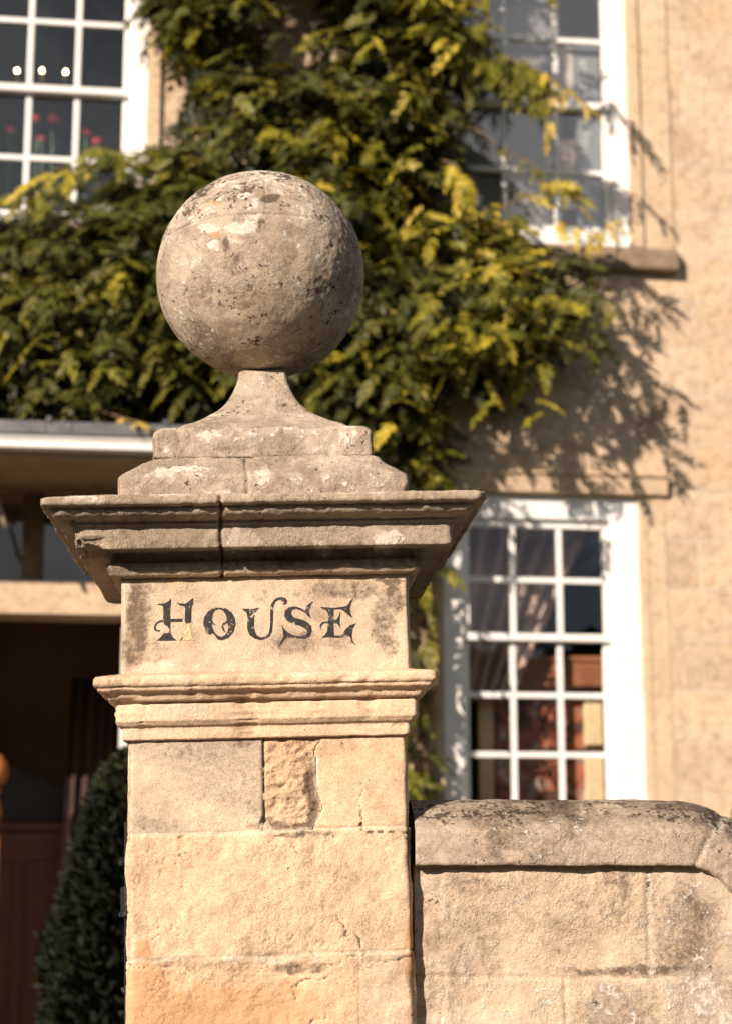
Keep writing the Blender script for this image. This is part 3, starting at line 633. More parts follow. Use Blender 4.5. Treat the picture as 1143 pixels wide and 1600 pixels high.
def wall_body():
    S = np.concatenate([np.arange(0, .78, .003), np.arange(.78, 2.6, .03)]); T = np.concatenate([np.arange(0, .33, .003), np.linspace(.33, 1., 20)])
    cols = []
    xs = np.array([path_pt(s)[0] for s in S]); zs = np.array([path_pt(s)[1] for s in S])
    keep = np.concatenate([[True], np.diff(xs) > 1e-5]); xs, zs = xs[keep], zs[keep]; m = len(xs); n = len(T)
    Z = zs[:, None]+.001-np.where(T <= .33, T, .33)[None, :]; bot = -1.46
    k = np.clip((T-.33)/.67, 0, 1)[None, :]; Z = Z*(1-k)+bot*k; Z = np.minimum(Z, zs[:, None]+.001)
    X = np.repeat(xs[:, None], n, 1); Pf = np.c_[X.ravel(), np.full(m*n, .035), Z.ravel()]
    x, z = Pf[:, 0], Pf[:, 2]; wob = .004*fbm(Pf, 12, 3, 221)
    jz = np.abs(z+.184-wob); jz2 = np.minimum(np.abs(z+.43-wob), np.minimum(np.abs(z+.7-wob), np.abs(z+1.-wob)))
    j1 = np.where(z > -.184, np.abs(x-.598-wob), 9); j2 = np.where((z < -.184) & (z > -.43), np.abs(x-.463-wob), 9)
    j3 = np.where((z > -.43), np.abs(x-.268-wob*2), 9)
    # mortar-slathered strip against the pier
    strip = ss(.006, -.006, x-.262-wob*3-.012*fbm(Pf, 7, 2, 223))
    d = .0035*fbm(Pf, 9, 3, 225)+.0020*fbm(Pf, 40, 4, 227, .6)
    d -= .003*np.exp(-(jz/.003)**2)*(.4+.6*ss(-.2, .3, fbm(Pf, 11, 2, 229)))+.004*np.exp(-(jz2/.005)**2)+.0022*np.exp(-(j1/.004)**2)+.003*np.exp(-(j2/.003)**2)*(z < -.184)+.002*np.exp(-(j3/.004)**2)
    d -= .004*np.maximum(0, fbm(Pf, 28, 3, 231)-.3)
    d += strip*(-.004+.002*fbm(Pf, 30, 2, 233))
    P2 = Pf.copy(); P2[:, 1] -= d
    lr = ss(.52, .72, x)
    wb = lambda l: [(*survey(px, py, .035, P0, np.array(PROT.to_3x3())), rx/975, ry/975, s) for px, py, rx, ry, s in l]
    dark = .24+.38*fbm(Pf, 7, 4, 235, .6)+.34*lr*(.6+fbm(Pf, 9, 2, 237))+soft_blobs(x, z, wb([(740, 1385, 50, 16, .28), (1060, 1450, 60, 70, .30), (960, 1400, 26, 60, .25), (1000, 1515, 120, 8, .7), (960, 1580, 70, 60, .34), (1100, 1560, 60, 40, .3)]))
    dark = np.maximum(dark, .5*np.exp(-(jz/.0022)**2)*ss(-.2, .3, fbm(Pf, 11, 2, 229)))
    dark *= (1-.75*strip)
    pale = .26+.22*fbm(Pf, 15, 3, 239)+.15*ss(-.17, -.2, z)+.25*np.exp(-(j1/.006)**2)+.1*lr
    pale = pale*(1-.3*strip)
    ochre = .2+.28*fbm(Pf, 5, 2, 241)+.28*ss(-.18, -.2, z)*(x < .46)
    tone = .60-.12*lr+.08*fbm(Pf, 4, 2, 243); tone = tone*(1-strip)+.52*strip
    at = base_at(Pf, tone, dark, pale, ochre*(1-strip), .12+.25*lr)
    i = np.arange(m-1)[:, None]*n; j = np.arange(n-1)[None, :]
    F = np.stack([i+j, i+j+1, i+n+j+1, i+n+j], -1).reshape(-1, 4)
    B = Pf.copy(); B[:, 1] = .215; nn = m*n
    F = np.vstack([F, F[:, ::-1]+nn])
    # ends
    e = np.arange(n-1); F = np.vstack([F, np.c_[e, nn+e, nn+e+1, e+1], np.c_[(m-1)*n+e, (m-1)*n+e+1, nn+(m-1)*n+e+1, nn+(m-1)*n+e]])
    V = np.vstack([P2, B]); V[:, 2] += PZ
    at = {k: np.concatenate([v, v]) for k, v in at.items()}
    return mesh_obj('wall_face', V, F, STONE, gw, at, smooth=True)
wall_body()

# ---------------------------------------------------------------- hedge added behind the camera to shade the low sky and darken the panes
def hedge():
    n, m = 240, 40; u = np.linspace(-70, 70, n); v = np.linspace(0, 1, m)
    X, Vv = np.meshgrid(u, v, indexing='ij'); H = 6.2+.9*fbm(np.c_[X[:, 0]*1., X[:, 0]*0, X[:, 0]*0], .35, 3, 601)[:, None]
    a = Vv*np.pi; Y = -12.5+1.3*np.cos(a)**1; Z = H*np.sin(a)**.35
    P = np.c_[X.ravel(), Y.ravel(), Z.ravel()]; d = .5*fbm(P, 1.1, 4, 603); P[:, 1] += d; P[:, 2] = np.maximum(0, P[:, 2]+d*.5)
    i = np.arange(n-1)[:, None]*m; j = np.arange(m-1)[None, :]
    F = np.stack([i+j, i+m+j, i+m+j+1, i+j+1], -1).reshape(-1, 4)
    o = mesh_obj('shade_hedge', P, F, plain('dark_hedge', (.03, .036, .016), .9, .5, 3., bump=.05), None)
    return tag(o, 'unseen dark hedge added behind the viewer to shade the low sky', 'hedge')
hedge()

# ---------------------------------------------------------------- house
HYAW = R(7); HO = np.array((1.07214, 10.6, 1.49816)); HZ = 1.498
HR = Matrix.Rotation(HYAW, 4, 'Z'); HRn = np.array(HR.to_3x3())
HM = Matrix.Translation((HO[0], HO[1], 0)) @ HR
def onh(px, py, y=0.): return survey(px, py, y, HO, HRn)
house = empty('stone_house', HM, 'two storey golden ashlar house with white sash windows and a covered porch', 'house')
OFF = (0, 0, HZ)
def wall_sheet(x0, x1, z0, z1, holes, y0, y1):
    xs = sorted({x0, x1, *[h[0] for h in holes], *[h[1] for h in holes]}); zs = sorted({z0, z1, *[h[2] for h in holes], *[h[3] for h in holes]})
    inside = lambda x, z: any(h[0] < x < h[1] and h[2] < z < h[3] for h in holes)
    b = MB()
    for a, c in zip(xs[:-1], xs[1:]):
        for d, e in zip(zs[:-1], zs[1:]):
            if not inside((a+c)/2, (d+e)/2):
                for y in (y0, y1): b.quad((a, y, d), (c, y, d), (c, y, e), (a, y, e))
    for h in holes:
        a, c, d, e = h
        b.quad((a, y0, d), (c, y0, d), (c, y1, d), (a, y1, d)).quad((a, y0, e), (c, y0, e), (c, y1, e), (a, y1, e))
        b.quad((a, y0, d), (a, y1, d), (a, y1, e), (a, y0, e)).quad((c, y0, d), (c, y1, d), (c, y1, e), (c, y0, e))
    b.quad((x0, y0, z1), (x1, y0, z1), (x1, y1, z1), (x0, y1, z1))
    for x in (x0, x1): b.quad((x, y0, z0), (x, y1, z0), (x, y1, z1), (x, y0, z1))
    return b
LW = (-.604, .652, .02, 2.238); UR = (-.63, .668, 3.885, 6.15); UL = (-3.70, -2.482, 3.885, 6.15)
DOOR = (-4.4, -1.70, -1.49, 2.17)
OPEN = [LW, UR, UL, DOOR]
wall_sheet(-7.5, 6., -1.5, 7.6, OPEN, 0, .36).build('wall', ASHLAR, house, OFF)
MB().box(-7.7, 6.2, -.25, .5, 7.6, 7.85).xprism([(-.45, 7.85), (4.4, 10.4), (9.2, 7.85)], -7.8, 6.3).build('roof', plain('stone_slates', (.16, .13, .10), .9, .25, 12., bump=.02), house, OFF)
MB().box(-7.5, 6., 8.2, 8.6, -1.5, 7.6).box(-7.5, -7.2, .36, 8.2, -1.5, 7.6).box(5.7, 6., .36, 8.2, -1.5, 7.6).build('rear_wall', ASHLAR, house, OFF)
# rooms behind the windows
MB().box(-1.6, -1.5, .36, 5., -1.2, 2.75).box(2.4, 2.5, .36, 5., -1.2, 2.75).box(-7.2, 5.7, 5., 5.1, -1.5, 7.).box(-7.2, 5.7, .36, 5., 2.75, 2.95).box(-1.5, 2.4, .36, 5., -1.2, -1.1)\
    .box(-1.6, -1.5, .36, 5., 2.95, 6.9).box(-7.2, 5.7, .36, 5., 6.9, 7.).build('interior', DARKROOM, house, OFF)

# stone dressings
def dress(*boxes):
    m = MB()
    for q in boxes: m.box(*q)
    m.build('window_surround', TRIM, house, OFF, bevel=.004)
dress((.668, .735, -.03, -.0, 3.885, 6.15), (.735, .94, -.012, 0., 3.865, 6.15)); dress((-.70, -.63, -.03, 0., 3.885, 6.15))
dress((.652, .70, -.010, 0., -.1, 2.238), (.70, .82, -.005, 0., -.1, 2.238)); dress((-.66, -.604, -.028, 0., -.1, 2.238), (-.80, -.66, -.014, 0., -.1, 2.238))
dress((-2.482, -2.40, -.03, 0., 3.885, 6.15)); dress((-3.78, -3.70, -.03, 0., 3.885, 6.15))
MB().xprism([(0, 2.238), (-.040, 2.24), (-.050, 2.30), (-.058, 2.345), (-.075, 2.352), (-.075, 2.372), (0, 2.376)], -.83, .83).box(-.83, .83, -.030, 0., 2.376, 2.50).build('lintel', TRIM, house, OFF, bevel=.004)
SILLM = plain('sill_stone', (.23, .165, .11), .9, .3, 9., bump=.01)
for (a, b) in ((-.93, .945), (-4.0, -2.18)):
    MB().xprism([(.05, 3.885), (-.02, 3.885), (-.075, 3.855), (-.085, 3.84), (-.085, 3.73), (-.07, 3.715), (0, 3.715), (.05, 3.715)], a, b).build('window_sill', SILLM, house, OFF, bevel=.006)
MB().box(-.7, .75, -.09, .05, -.12, .02).build('window_sill', SILLM, house, OFF, bevel=.006)

def window(outer, gl, bars, rows, meet, ybox=.03):
    x0, x1, z0, z1 = outer; a, b, c, d = gl
    f = MB()
    f.box(x0, a-.045, ybox, ybox+.16, z0, z1).box(b+.045, x1, ybox, ybox+.16, z0, z1)
    f.box(a-.045, b+.045, ybox, ybox+.16, d+.05, z1).box(a-.045, b+.045, ybox-.03, ybox+.16, z0, c-.085)
    wn = f.build('window', WHITE, house, OFF, bevel=.006)
    yu, yl = ybox+.035, ybox+.075                # upper sash stands in front of the lower one
    for nm, lo, hi, y in (('upper_sash', meet-.022, d, yu), ('lower_sash', c, meet+.022, yl)):
        s = MB()
        s.box(a-.045, a, y, y+.04, lo-(.045 if nm == 'upper_sash' else .085)*0, hi+.05 if nm == 'upper_sash' else hi)
        s.box(b, b+.045, y, y+.04, lo, hi+.05 if nm == 'upper_sash' else hi)
        if nm == 'upper_sash': s.box(a, b, y, y+.04, hi, hi+.05).box(a, b, y-.004, y+.04, lo, lo+.045)
        else: s.box(a-.045, b+.045, y, y+.04, lo-.085, lo).box(a, b, y, y+.04, hi-.044, hi)
        L0 = lo+.045 if nm == 'upper_sash' else lo; L1 = hi if nm == 'upper_sash' else hi-.044
        hs = [r for r in rows if L0+.03 < r < L1-.03]; zz = [L0]+hs+[L1]
        for x in bars:
            for p0, p1 in zip(zz[:-1], zz[1:]):
                s.box(x-.0175, x+.0175, y+.004, y+.034, p0+(.0175 if p0 in hs else 0), p1-(.0175 if p1 in hs else 0))
        for r in hs: s.box(a, b, y+.003, y+.036, r-.0175, r+.0175)
        s.build(nm, WHITE, wn, (0, 0, 0), bevel=.003).location = OFF
        g = MB().quad((a, y+.02, L0), (b, y+.02, L0), (b, y+.02, L1), (a, y+.02, L1)).build('glass', GLASS, wn); g.location = OFF
    return wn
window(LW, (-.428, .424, .215, 2.03), (-.151, .148), (.26, .62, .985, 1.70), 1.341)
window(UR, (-.484, .512, 4.055, 6.0), (-.153, .195), (4.435, 5.353, 5.70), 4.893)
window(UL, (-3.535, -2.640, 4.0, 6.0), (-2.931, -3.233), (4.357, 5.276, 5.70), 4.813)

# porch: stone transom beam, post, canopy with a white fascia
MB().box(-4.4, -1.70, -.045, .30, 1.418, 1.622).build('stone_beam', TRIM, house, OFF, bevel=.008)
PLP = plain('aged_oak', (.17, .105, .05), .7, .3, 10., bump=.004)
for x in (-4.05, -3.16, -2.2): MB().box(x, x+.12, .02, .14, 1.622, 2.17).build('transom_post', PLP, house, OFF, bevel=.006)
MB().quad((-4.4, .09, 1.622), (-1.7, .09, 1.622), (-1.7, .09, 2.17), (-4.4, .09, 2.17)).build('transom_glass', GLASS, house, OFF)
MB().box(-7., -1.45, -.92, -.012, 2.175, 2.22).build('soffit', plain('soffit_boards', (.34, .25, .16), .8, .15, 6.), house, OFF)
MB().box(-7., -1.40, -.96, -.92, 2.20, 2.282).xprism([(-.96, 2.20), (-.985, 2.215), (-.985, 2.25), (-.965, 2.26)], -7., -1.4).xprism([(-.96, 2.262), (-.985, 2.272), (-.985, 2.284), (-.96, 2.284)], -7., -1.4).build('fascia', WHITE, house, OFF, bevel=.003)
LEAD = plain('lead_sheet', (.12, .12, .125), .55, .35, 7., metal=.2, bump=.01)
ld = MB().box(-7., -1.40, -1.0, -.0, 2.286, 2.362)
for k in range(9): ld.tube([(-6.8+k*.64, -1.012, 2.372), (-6.8+k*.64, -.02, 2.39)], .018, 8)
ld.build('canopy_roof', LEAD, house, OFF, bevel=.006)
# hallway behind the opening
HALLM = plain('hall_plaster', (.20, .12, .075), .9, .15, 3.)
WOOD = plain('red_brown_joinery', (.17, .055, .018), .4, .3, 5., bump=.001)
MB().box(-4.4, -1.75, 2.6, 2.7, -1.5, 2.7).box(-4.5, -4.4, .36, 2.7, -1.5, 2.7).box(-1.75, -1.65, .36, 2.7, -1.5, 2.7).box(-4.4, -1.75, .36, 2.6, 2.6, 2.7).build('hall', HALLM, house, OFF)
MB().box(-4.4, -1.75, .0, 2.6, -1.49, -1.44).build('hall_floor', plain('hall_boards', (.10, .05, .025), .6, .2), house, OFF)

def hplace(x, y, z, rz=0.): return HM @ Matrix.Translation((x, y, z+HZ)) @ Matrix.Rotation(rz, 4, 'Z')
# settle / panelled cupboard with sloped dark top inside the porch
cup = empty('panelled_cupboard', hplace(-3.05, 1.9, -1.44), 'dark red brown panelled wooden cupboard inside the dim porch', 'cupboard')
MB().box(-.95, .62, -.02, .5, 0, 1.62).build('carcass', WOOD, cup, bevel=.006)
pn = MB()
for k in range(4): pn.box(-.88+k*.37, -.60+k*.37, -.045, -.02, .2, 1.42)
pn.build('door_panel', WOOD, cup, bevel=.01)
MB().box(-1.0, .66, -.07, .52, 1.62, 1.68).build('top', WOOD, cup, bevel=.008)
MB().prism([(-.62, 0), (.50, 0), (.44, .08), (-.30, .40), (-.62, .42)], -.05, .5).build('hood', plain('black_lid', (.02, .014, .01), .5, .2), cup, (0, 0, 1.68), bevel=.01)
# lit newel post at the left
nw = empty('turned_post', hplace(-3.335, .75, -1.44), 'turned orange brown wooden post catching the sun inside the porch', 'post')
MB().box(-.055, .055, -.055, .055, 0, 1.55).lathe((0, 0, 1.55), [(.05, 0), (.06, .03), (.035, .06), (.045, .10), (.062, .17), (.045, .24), (.03, .27), (.05, .29), (.05, .32)], 20).build('shaft', plain('polished_orange_wood', (.42, .15, .04), .3, .2, 9.), nw, bevel=.004)
MB().lathe((0, 0, 1.87), [(.02, 0), (.075, .03), (.095, .09), (.09, .15), (.05, .20), (.01, .215)], 20).build('cap', bpy.data.materials['polished_orange_wood'], nw, smooth=True)
# dark porch curtain
def drape(name, poly_top, poly_bot, depth, folds, mat, M, label, thick=.0, phase=0.):
    n = 140; r = 30; V = []; F = []
    for j in range(r+1):
        tt = j/r
        for i in range(n+1):
            s = i/n
            x = (poly_top[0]+(poly_top[1]-poly_top[0])*s)*(1-tt)+(poly_bot[0]+(poly_bot[1]-poly_bot[0])*s)*tt
            z = poly_top[2]*(1-tt)+poly_bot[2]*tt
            y = depth*math.sin(s*folds*2*math.pi+phase+.6*math.sin(s*9))*(1-.35*tt)+.25*depth*math.sin(s*folds*5.1)
            V.append((x, y, z))
    for j in range(r):
        for i in range(n):
            a = j*(n+1)+i; F.append((a, a+1, a+n+2, a+n+1))
    o = mesh_obj(name, V, F, mat, None, smooth=True); so = o.modifiers.new('s', 'SOLIDIFY'); so.thickness = .004
    o.matrix_world = M; return tag(o, label, 'curtain')
CLOTH_D = plain('brown_velvet', (.05, .028, .02), .95, .2, 20.)
drape('curtain', (-.18, .20, 2.6), (-.22, .10, 0.), .03, 5, CLOTH_D, hplace(-2.72, 1.35, -1.42), 'very dark brown curtain hanging inside the porch beside the doorway')
pl = MB().box(-.05, .05, -.05, .05, 0, 2.85).build('porch_column', WHITE, None, bevel=.005)
pl.matrix_world = hplace(-2.50, .10, -1.44); tag(pl, 'slim white painted post standing in the porch behind the gate pier', 'post')
wc = MB().tube([(0, 0, 0), (.01, 0, -.06), (-.02, 0, -.12), (.005, 0, -.18), (.03, 0, -.26), (.06, 0, -.33)], [.008, .008, .010, .014, .016, .012], 8).build('hanging_cord', plain('pale_cord', (.35, .28, .2), .8), None, smooth=True)
wc.matrix_world = hplace(-3.27, -.5, 2.18); tag(wc, 'pale looped cord hanging under the porch canopy', 'cord')

# ---- things inside the lower window
CLOTH = plain('taupe_curtain', (.44, .31, .26), .95, .15, 20.)
drape('curtain', (-.65, .45, 1.15), (-.65, -.10, 0.), .045, 8, CLOTH, hplace(0, .42, .98), 'taupe pleated curtain drawn aside behind the ground floor window')
t = NT('canvas_paint'); p = t.pos(); vo = t.n('TexVoronoi', None, Vector=t.mix(.06, p, t.n('TexNoise', None, Vector=p, Scale=6.).outputs[1]), Scale=7.)
c = t.ramp(t.noise(p, 5., 7, .62, 1.), [(.34, (.03, .02, .015)), (.44, (.14, .06, .035)), (.50, (.50, .14, .07)), (.55, (.18, .15, .12)), (.62, (.70, .50, .42)), (.75, (.2, .12, .08))])
CANVAS = t.out(t.bsdf(c, .5))
GILT = plain('gilt_frame', (.76, .58, .36), .45, .15, 12., bump=.002); REDW = plain('brown_board', (.34, .14, .075), .4, .3, 5.)
pic = empty('framed_painting', hplace(.135, .62, -.70), 'large gilt framed dark painting standing behind the ground floor window', 'painting')
MB().box(-.30, .28, -.0, .03, .08, 1.70).build('canvas', CANVAS, pic)
MB().box(-.42, -.32, -.04, .05, 0, 1.74).box(.28, .40, -.04, .05, 0, 1.74).box(-.32, .28, -.04, .05, 0, .08).build('frame', GILT, pic, bevel=.01)
MB().box(-.62, .62, -.06, .08, 1.76, 1.97).box(-.64, .64, -.075, .09, 1.95, 1.985).build('top_board', REDW, pic, bevel=.006)
side = MB().box(-.05, .05, -.02, .02, 0, 1.76).build('leaning_board', REDW, None, bevel=.004)
side.matrix_world = hplace(.66, .74, -.70); tag(side, 'narrow red brown board standing right of the gilt picture frame', 'board')

# ---- things inside the upper right window
def label_text(body, size, M, mat, parent):
    cu = bpy.data.curves.new('t', 'FONT'); cu.body = body; cu.size = size; cu.extrude = .0008; cu.align_x = 'CENTER'; cu.align_y = 'CENTER'
    ob = bpy.data.objects.new('t', cu); me = bpy.data.meshes.new_from_object(ob); bpy.data.objects.remove(ob); bpy.data.curves.remove(cu)
    me.materials.append(mat); o = bpy.data.objects.new('lettering', me); COL.objects.link(o); o.parent = parent; o.matrix_local = M; return o
BLIND = plain('pale_grey_board', (.20, .195, .205), .8, .06, 1.5); SLATEB = plain('slate_blue_banner', (.17, .185, .205), .7, .08, 2.); PALETX = plain('pale_letter', (.58, .58, .56), .7, .05)
PINK = plain('dusty_pink_board', (.48, .33, .31), .8, .1, 2.); MAROON = plain('maroon_edge', (.13, .06, .07), .8, .1)
ban = empty('lettered_banner', hplace(.41, .150, 4.02), 'slate blue banner with pale upright lettering in the upper right window', 'banner')
MB().box(-.065, .10, 0, .01, 0, 1.40).build('cloth', SLATEB, ban); MB().box(.10, .125, 0, .012, 0, 1.40).build('edge', MAROON, ban)
rot = Matrix.Rotation(R(90), 4, 'X') @ Matrix.Rotation(R(-90), 4, 'Z')
for body, z, s in (('arion g', 1.10, .10), ('&', .82, .12), ('hou', .65, .10), ('hou sell', .28, .075)):
    label_text(body, s, Matrix.Translation((.0, -.004, z)) @ rot, PALETX, ban)
b1 = MB().box(-.38, .38, 0, .012, 0, 1.98).build('display_board', BLIND, None); b1.matrix_world = hplace(-.13, .165, 4.0)  # added board, evens out the grey of the panes' sky reflection
tag(b1, 'large grey board added behind the upper right window, backing its sky reflection', 'board')
b2 = MB().box(-.055, .055, 0, .012, 0, .48).build('display_board', PINK, None); b2.matrix_world = hplace(.275, .145, 4.20)
tag(b2, 'small dusty pink panel beside the slate blue banner upstairs', 'board')
b3 = MB().box(-.06, .06, 0, .012, 0, .42).build('display_board', plain('cream_board', (.52, .45, .40), .8, .1), None); b3.matrix_world = hplace(.275, .146, 4.93)
tag(b3, 'small cream panel beside the slate blue banner, above the pink one', 'board')

# ---- things inside the upper left window: candle bulbs and pink flowers
BULB = plain('lit_bulb', (1., .8, .55), .4, .02, emit=((1., .62, .32), 26.)); BRASS = plain('brass', (.35, .22, .08), .35, .1, metal=.8)
for k, (px, py) in enumerate(((27, 108), (66, 108), (103, 110))):
    x, z = onh(px, py, .9)
    L = empty('wall_lamp', hplace(x, .9, z-.10), ['lit warm lamp, leftmost of the three behind the upper left window', 'lit warm lamp, middle and brightest of the three behind the upper left window', 'lit warm lamp, rightmost of the three behind the upper left window'][k], 'lamp', 'three lit lamps behind the upper left window')
    MB().lathe((0, 0, 0), [(.03, 0), (.012, .01), (.010, .06), (.016, .07)], 12).build('lamp_base', BRASS, L)
    MB().lathe((0, 0, .07), [(.003, 0), (.009, .008), (.011, .018), (.008, .028), (.002, .034)], 14).build('bulb', BULB, L, smooth=True)
PINKF = plain('pink_petal', (.90, .10, .17), .6, .2, 30.); STEM = plain('flower_stem', (.10, .20, .13), .6, .2)
for k, (px, py, dim) in enumerate(((15, 208, 1.), (56, 186, .8), (82, 192, 1.15), (65, 219, .8), (134, 212, 1.), (152, 224, 1.1))):
    x, z = onh(px, py, .32); h = z-3.95
    fo = empty('pink_flower', hplace(x, .32+.03*(k % 2), 3.95), ['bright pink flower in the left column of panes upstairs left', 'dim pink flower behind the tallest one in the middle panes', 'tallest bright pink flower in the middle panes of the upper left window', 'small low pink flower in the middle panes of the upper left window', 'pink flower in the right column of panes, the left of two', 'pink flower in the right column of panes, the right and lower of two'][k], 'flower', 'pink flowers behind the upper left window')
    MB().tube([(0, 0, 0), (.01, 0, h*.5), (0, 0, h)], .004, 6).tube([(0, 0, h*.7), (.04, -.01, h*.85)], .004, 6).build('stem', STEM, fo)
    fm = MB()
    for q in range(9):
        a = q*2*math.pi/9+k; el = .2+.5*(q % 3); rr = .048*dim
        c_ = Vector((math.cos(a)*math.cos(el), math.sin(a)*math.cos(el), math.sin(el))); s_ = Vector((-math.sin(a), math.cos(a), 0))*rr*.5; u_ = c_.cross(s_).normalized()*rr*.3
        o_ = Vector((0, 0, h)); fm.quad(tuple(o_), tuple(o_+c_*rr*.6+s_+u_), tuple(o_+c_*rr*1.1+u_*.3), tuple(o_+c_*rr*.6-s_+u_))
    fm.build('bloom', PINKF, fo)

# ---------------------------------------------------------------- wisteria on the house front
main_px = [(150,-520),(215,-40),(222,15),(240,60),(262,70),(286,108),(270,150),(262,195),(235,240),(205,232),(180,245),(150,278),(100,285),(50,290),(0,285),(-200,270),(-520,330),(-520,640),(-100,652),(0,648),(60,650),(150,648),(230,642),(330,640),(430,640),(560,650),(600,715),(640,750),(685,742),(698,690),(665,640),(690,600),(722,612),(748,590),(772,610),(812,614),(800,570),(838,542),(872,515),(912,508),(925,432),(900,376),(855,345),(820,325),(780,305),(735,292),(715,255),(735,225),(775,235),(765,205),(790,180),(745,165),(715,150),(702,112),(740,105),(800,122),(835,130),(812,80),(765,72),(742,20),(735,-40),(745,-520)]
col_px = [(470,640),(690,735),(686,820),(676,900),(668,1000),(676,1100),(664,1250),(625,1560),(470,1560)]
hole_px = [(432,-15),(475,-15),(487,40),(470,62),(440,55),(424,30)]
hole2_px = [(388,178),(432,176),(438,202),(398,206)]
MAINP = [onh(x, y, -.2) for x, y in main_px]; COLP = [onh(x, y, -.15) for x, y in col_px]; HOLES = [[onh(x, y, -.1) for x, y in h] for h in (hole_px,)]
NL = 6                                            # leaflet pairs on a leaf
def leaves(B, A, UP, Ln, tint, wd=1.):
    """compound leaves: B base, A axis, UP leaf normal, Ln length; returns verts, quads, tint"""
    n = len(B); A = A/np.linalg.norm(A, axis=1)[:, None]
    S = np.cross(A, UP); S /= np.linalg.norm(S, axis=1)[:, None]+1e-9; Nn = np.cross(S, A)
    Vs = []; Ts = []
    down = np.array([0, 0, -1.])
    items = [(k/(NL+.3)*.9+.12, sg) for k in range(NL) for sg in (-1, 1)]+[(1.0, 0)]
    for tt, sg in items:
        ang = (R(58)-R(18)*tt) if sg else 0.
        base = B+A*(Ln*tt)[:, None]+down*(Ln*.30*tt*tt)[:, None]
        ax = A*math.cos(ang)+S*(sg*math.sin(ang))+down*(.20+.35*tt)+rng.normal(0, .14, (n, 3))
        ax /= np.linalg.norm(ax, axis=1)[:, None]
        l = Ln*(.36-.07*abs(tt-.45))*rng.uniform(.85, 1.15, n)*wd; wv = np.cross(ax, Nn+rng.normal(0, .25, (n, 3))); wv /= np.linalg.norm(wv, axis=1)[:, None]+1e-9
        nn = np.cross(wv, ax); hw = l*.205; l_ = l[:, None]; h_ = hw[:, None]
        v0 = base; v1 = base+ax*l_*.30+wv*h_-nn*h_*.35; v2 = base+ax*l_*.68+wv*h_*.78-nn*h_*.3-down*0; v3 = base+ax*l_*1.0+down*l_*.10
        v4 = base+ax*l_*.68-wv*h_*.78-nn*h_*.3; v5 = base+ax*l_*.30-wv*h_-nn*h_*.35
        Vs.append(np.stack([v0, v1, v2, v3, v4, v5], 1)); Ts.append(np.repeat((tint+rng.normal(0, .035, n))[:, None], 6, 1))
    V = np.concatenate(Vs); m = len(V); b = np.arange(m)[:, None]*6
    F = np.concatenate([b+np.array([[0, 1, 2, 3]]), b+np.array([[0, 3, 4, 5]])])
    return V.reshape(-1, 3), F, np.concatenate(Ts).ravel()
def edge_dist(x, z, poly):
    return polyline_dist(x, z, poly+[poly[0]])
def sample(poly, dens, holes=()):
    xs = [q[0] for q in poly]; zs = [q[1] for q in poly]; A = (max(xs)-min(xs))*(max(zs)-min(zs)); n = int(A*dens)
    x = rng.uniform(min(xs), max(xs), n); z = rng.uniform(min(zs), max(zs), n); k = inpoly(x, z, poly)
    for h in holes: k &= ~inpoly(x, z, h)
    return x[k], z[k]
def yellowness(px, pz):
    y = np.zeros(len(px))
    for cx_, cz_, r, s in YB:
        y = np.maximum(y, s*(1-ss(.4, 1.2, np.hypot(px-cx_, pz-cz_)/r)))
    return y
YB = []
for px, py, r, s in ((570, 300, 70, .40), (610, 40, 60, .34), (705, 55, 50, .36), (690, 480, 75, .42), (760, 360, 95, .46), (830, 370, 80, .38), (840, 100, 60, .10), (730, 520, 70, .30), (800, 560, 60, .26), (480, 130, 60, .20), (330, 20, 60, .12), (300, 55, 60, .16), (130, 440, 40, .22), (620, 560, 60, .16), (230, 90, 60, .1), (560, 600, 80, .12), (650, 960, 80, .2), (640, 700, 50, .15)):
    q = onh(px, py, -.2); YB.append((q[0], q[1], r/255., s))
def hz_off(V): V = V.copy(); V[:, 2] += HZ; return V
wis = empty('wisteria', HM @ Matrix.Translation((-.9, -.25, 0)), 'big leafy wisteria climbing the house front between the windows, leaves turning yellow', 'climbing plant')
WOFF = np.array([.9, .25, 0])
def thickness(x, z):
    P = np.c_[x, z*0, z]; ed = edge_dist(x, z, MAINP); b = .16+.42*ss(0, .55, ed)
    b *= 1+.75*fbm(P, 2.3, 2, 301)
    lob = ss(3.95, 3.3, z)*ss(-1.4, .2, x); b += .52*lob*(.35+.65*ss(2.75, 3.25, z))*ss(0, .3, ed)
    b += .12*ss(-1.6, -2.6, x)*ss(4.6, 3.6, z)
    return np.clip(b, .08, .95)
LV = []; LF = []; LT = []; off = 0
def addl(V, F, T):
    global off
    LV.append(V); LF.append(F+off); LT.append(T); off += len(V)
# (a) inner layer close to the wall, tinted dark to paint the shaded gaps
x, z = sample(MAINP, 190, HOLES); kk = edge_dist(x, z, MAINP) > .05
for h in HOLES: kk &= edge_dist(x, z, h) > .16
x, z = x[kk], z[kk]; n = len(x); th = thickness(x, z)
B = np.c_[x, -rng.uniform(.03, .55, n)*th, z]; A = np.c_[rng.normal(0, .6, n), rng.normal(-.25, .3, n), rng.normal(-.5, .5, n)]; UPv = np.c_[rng.normal(0, .4, n), -np.ones(n), rng.normal(.4, .4, n)]
addl(*leaves(B, A, UPv, rng.uniform(.15, .23, n), np.clip(rng.normal(.11, .10, n), 0, .6)))
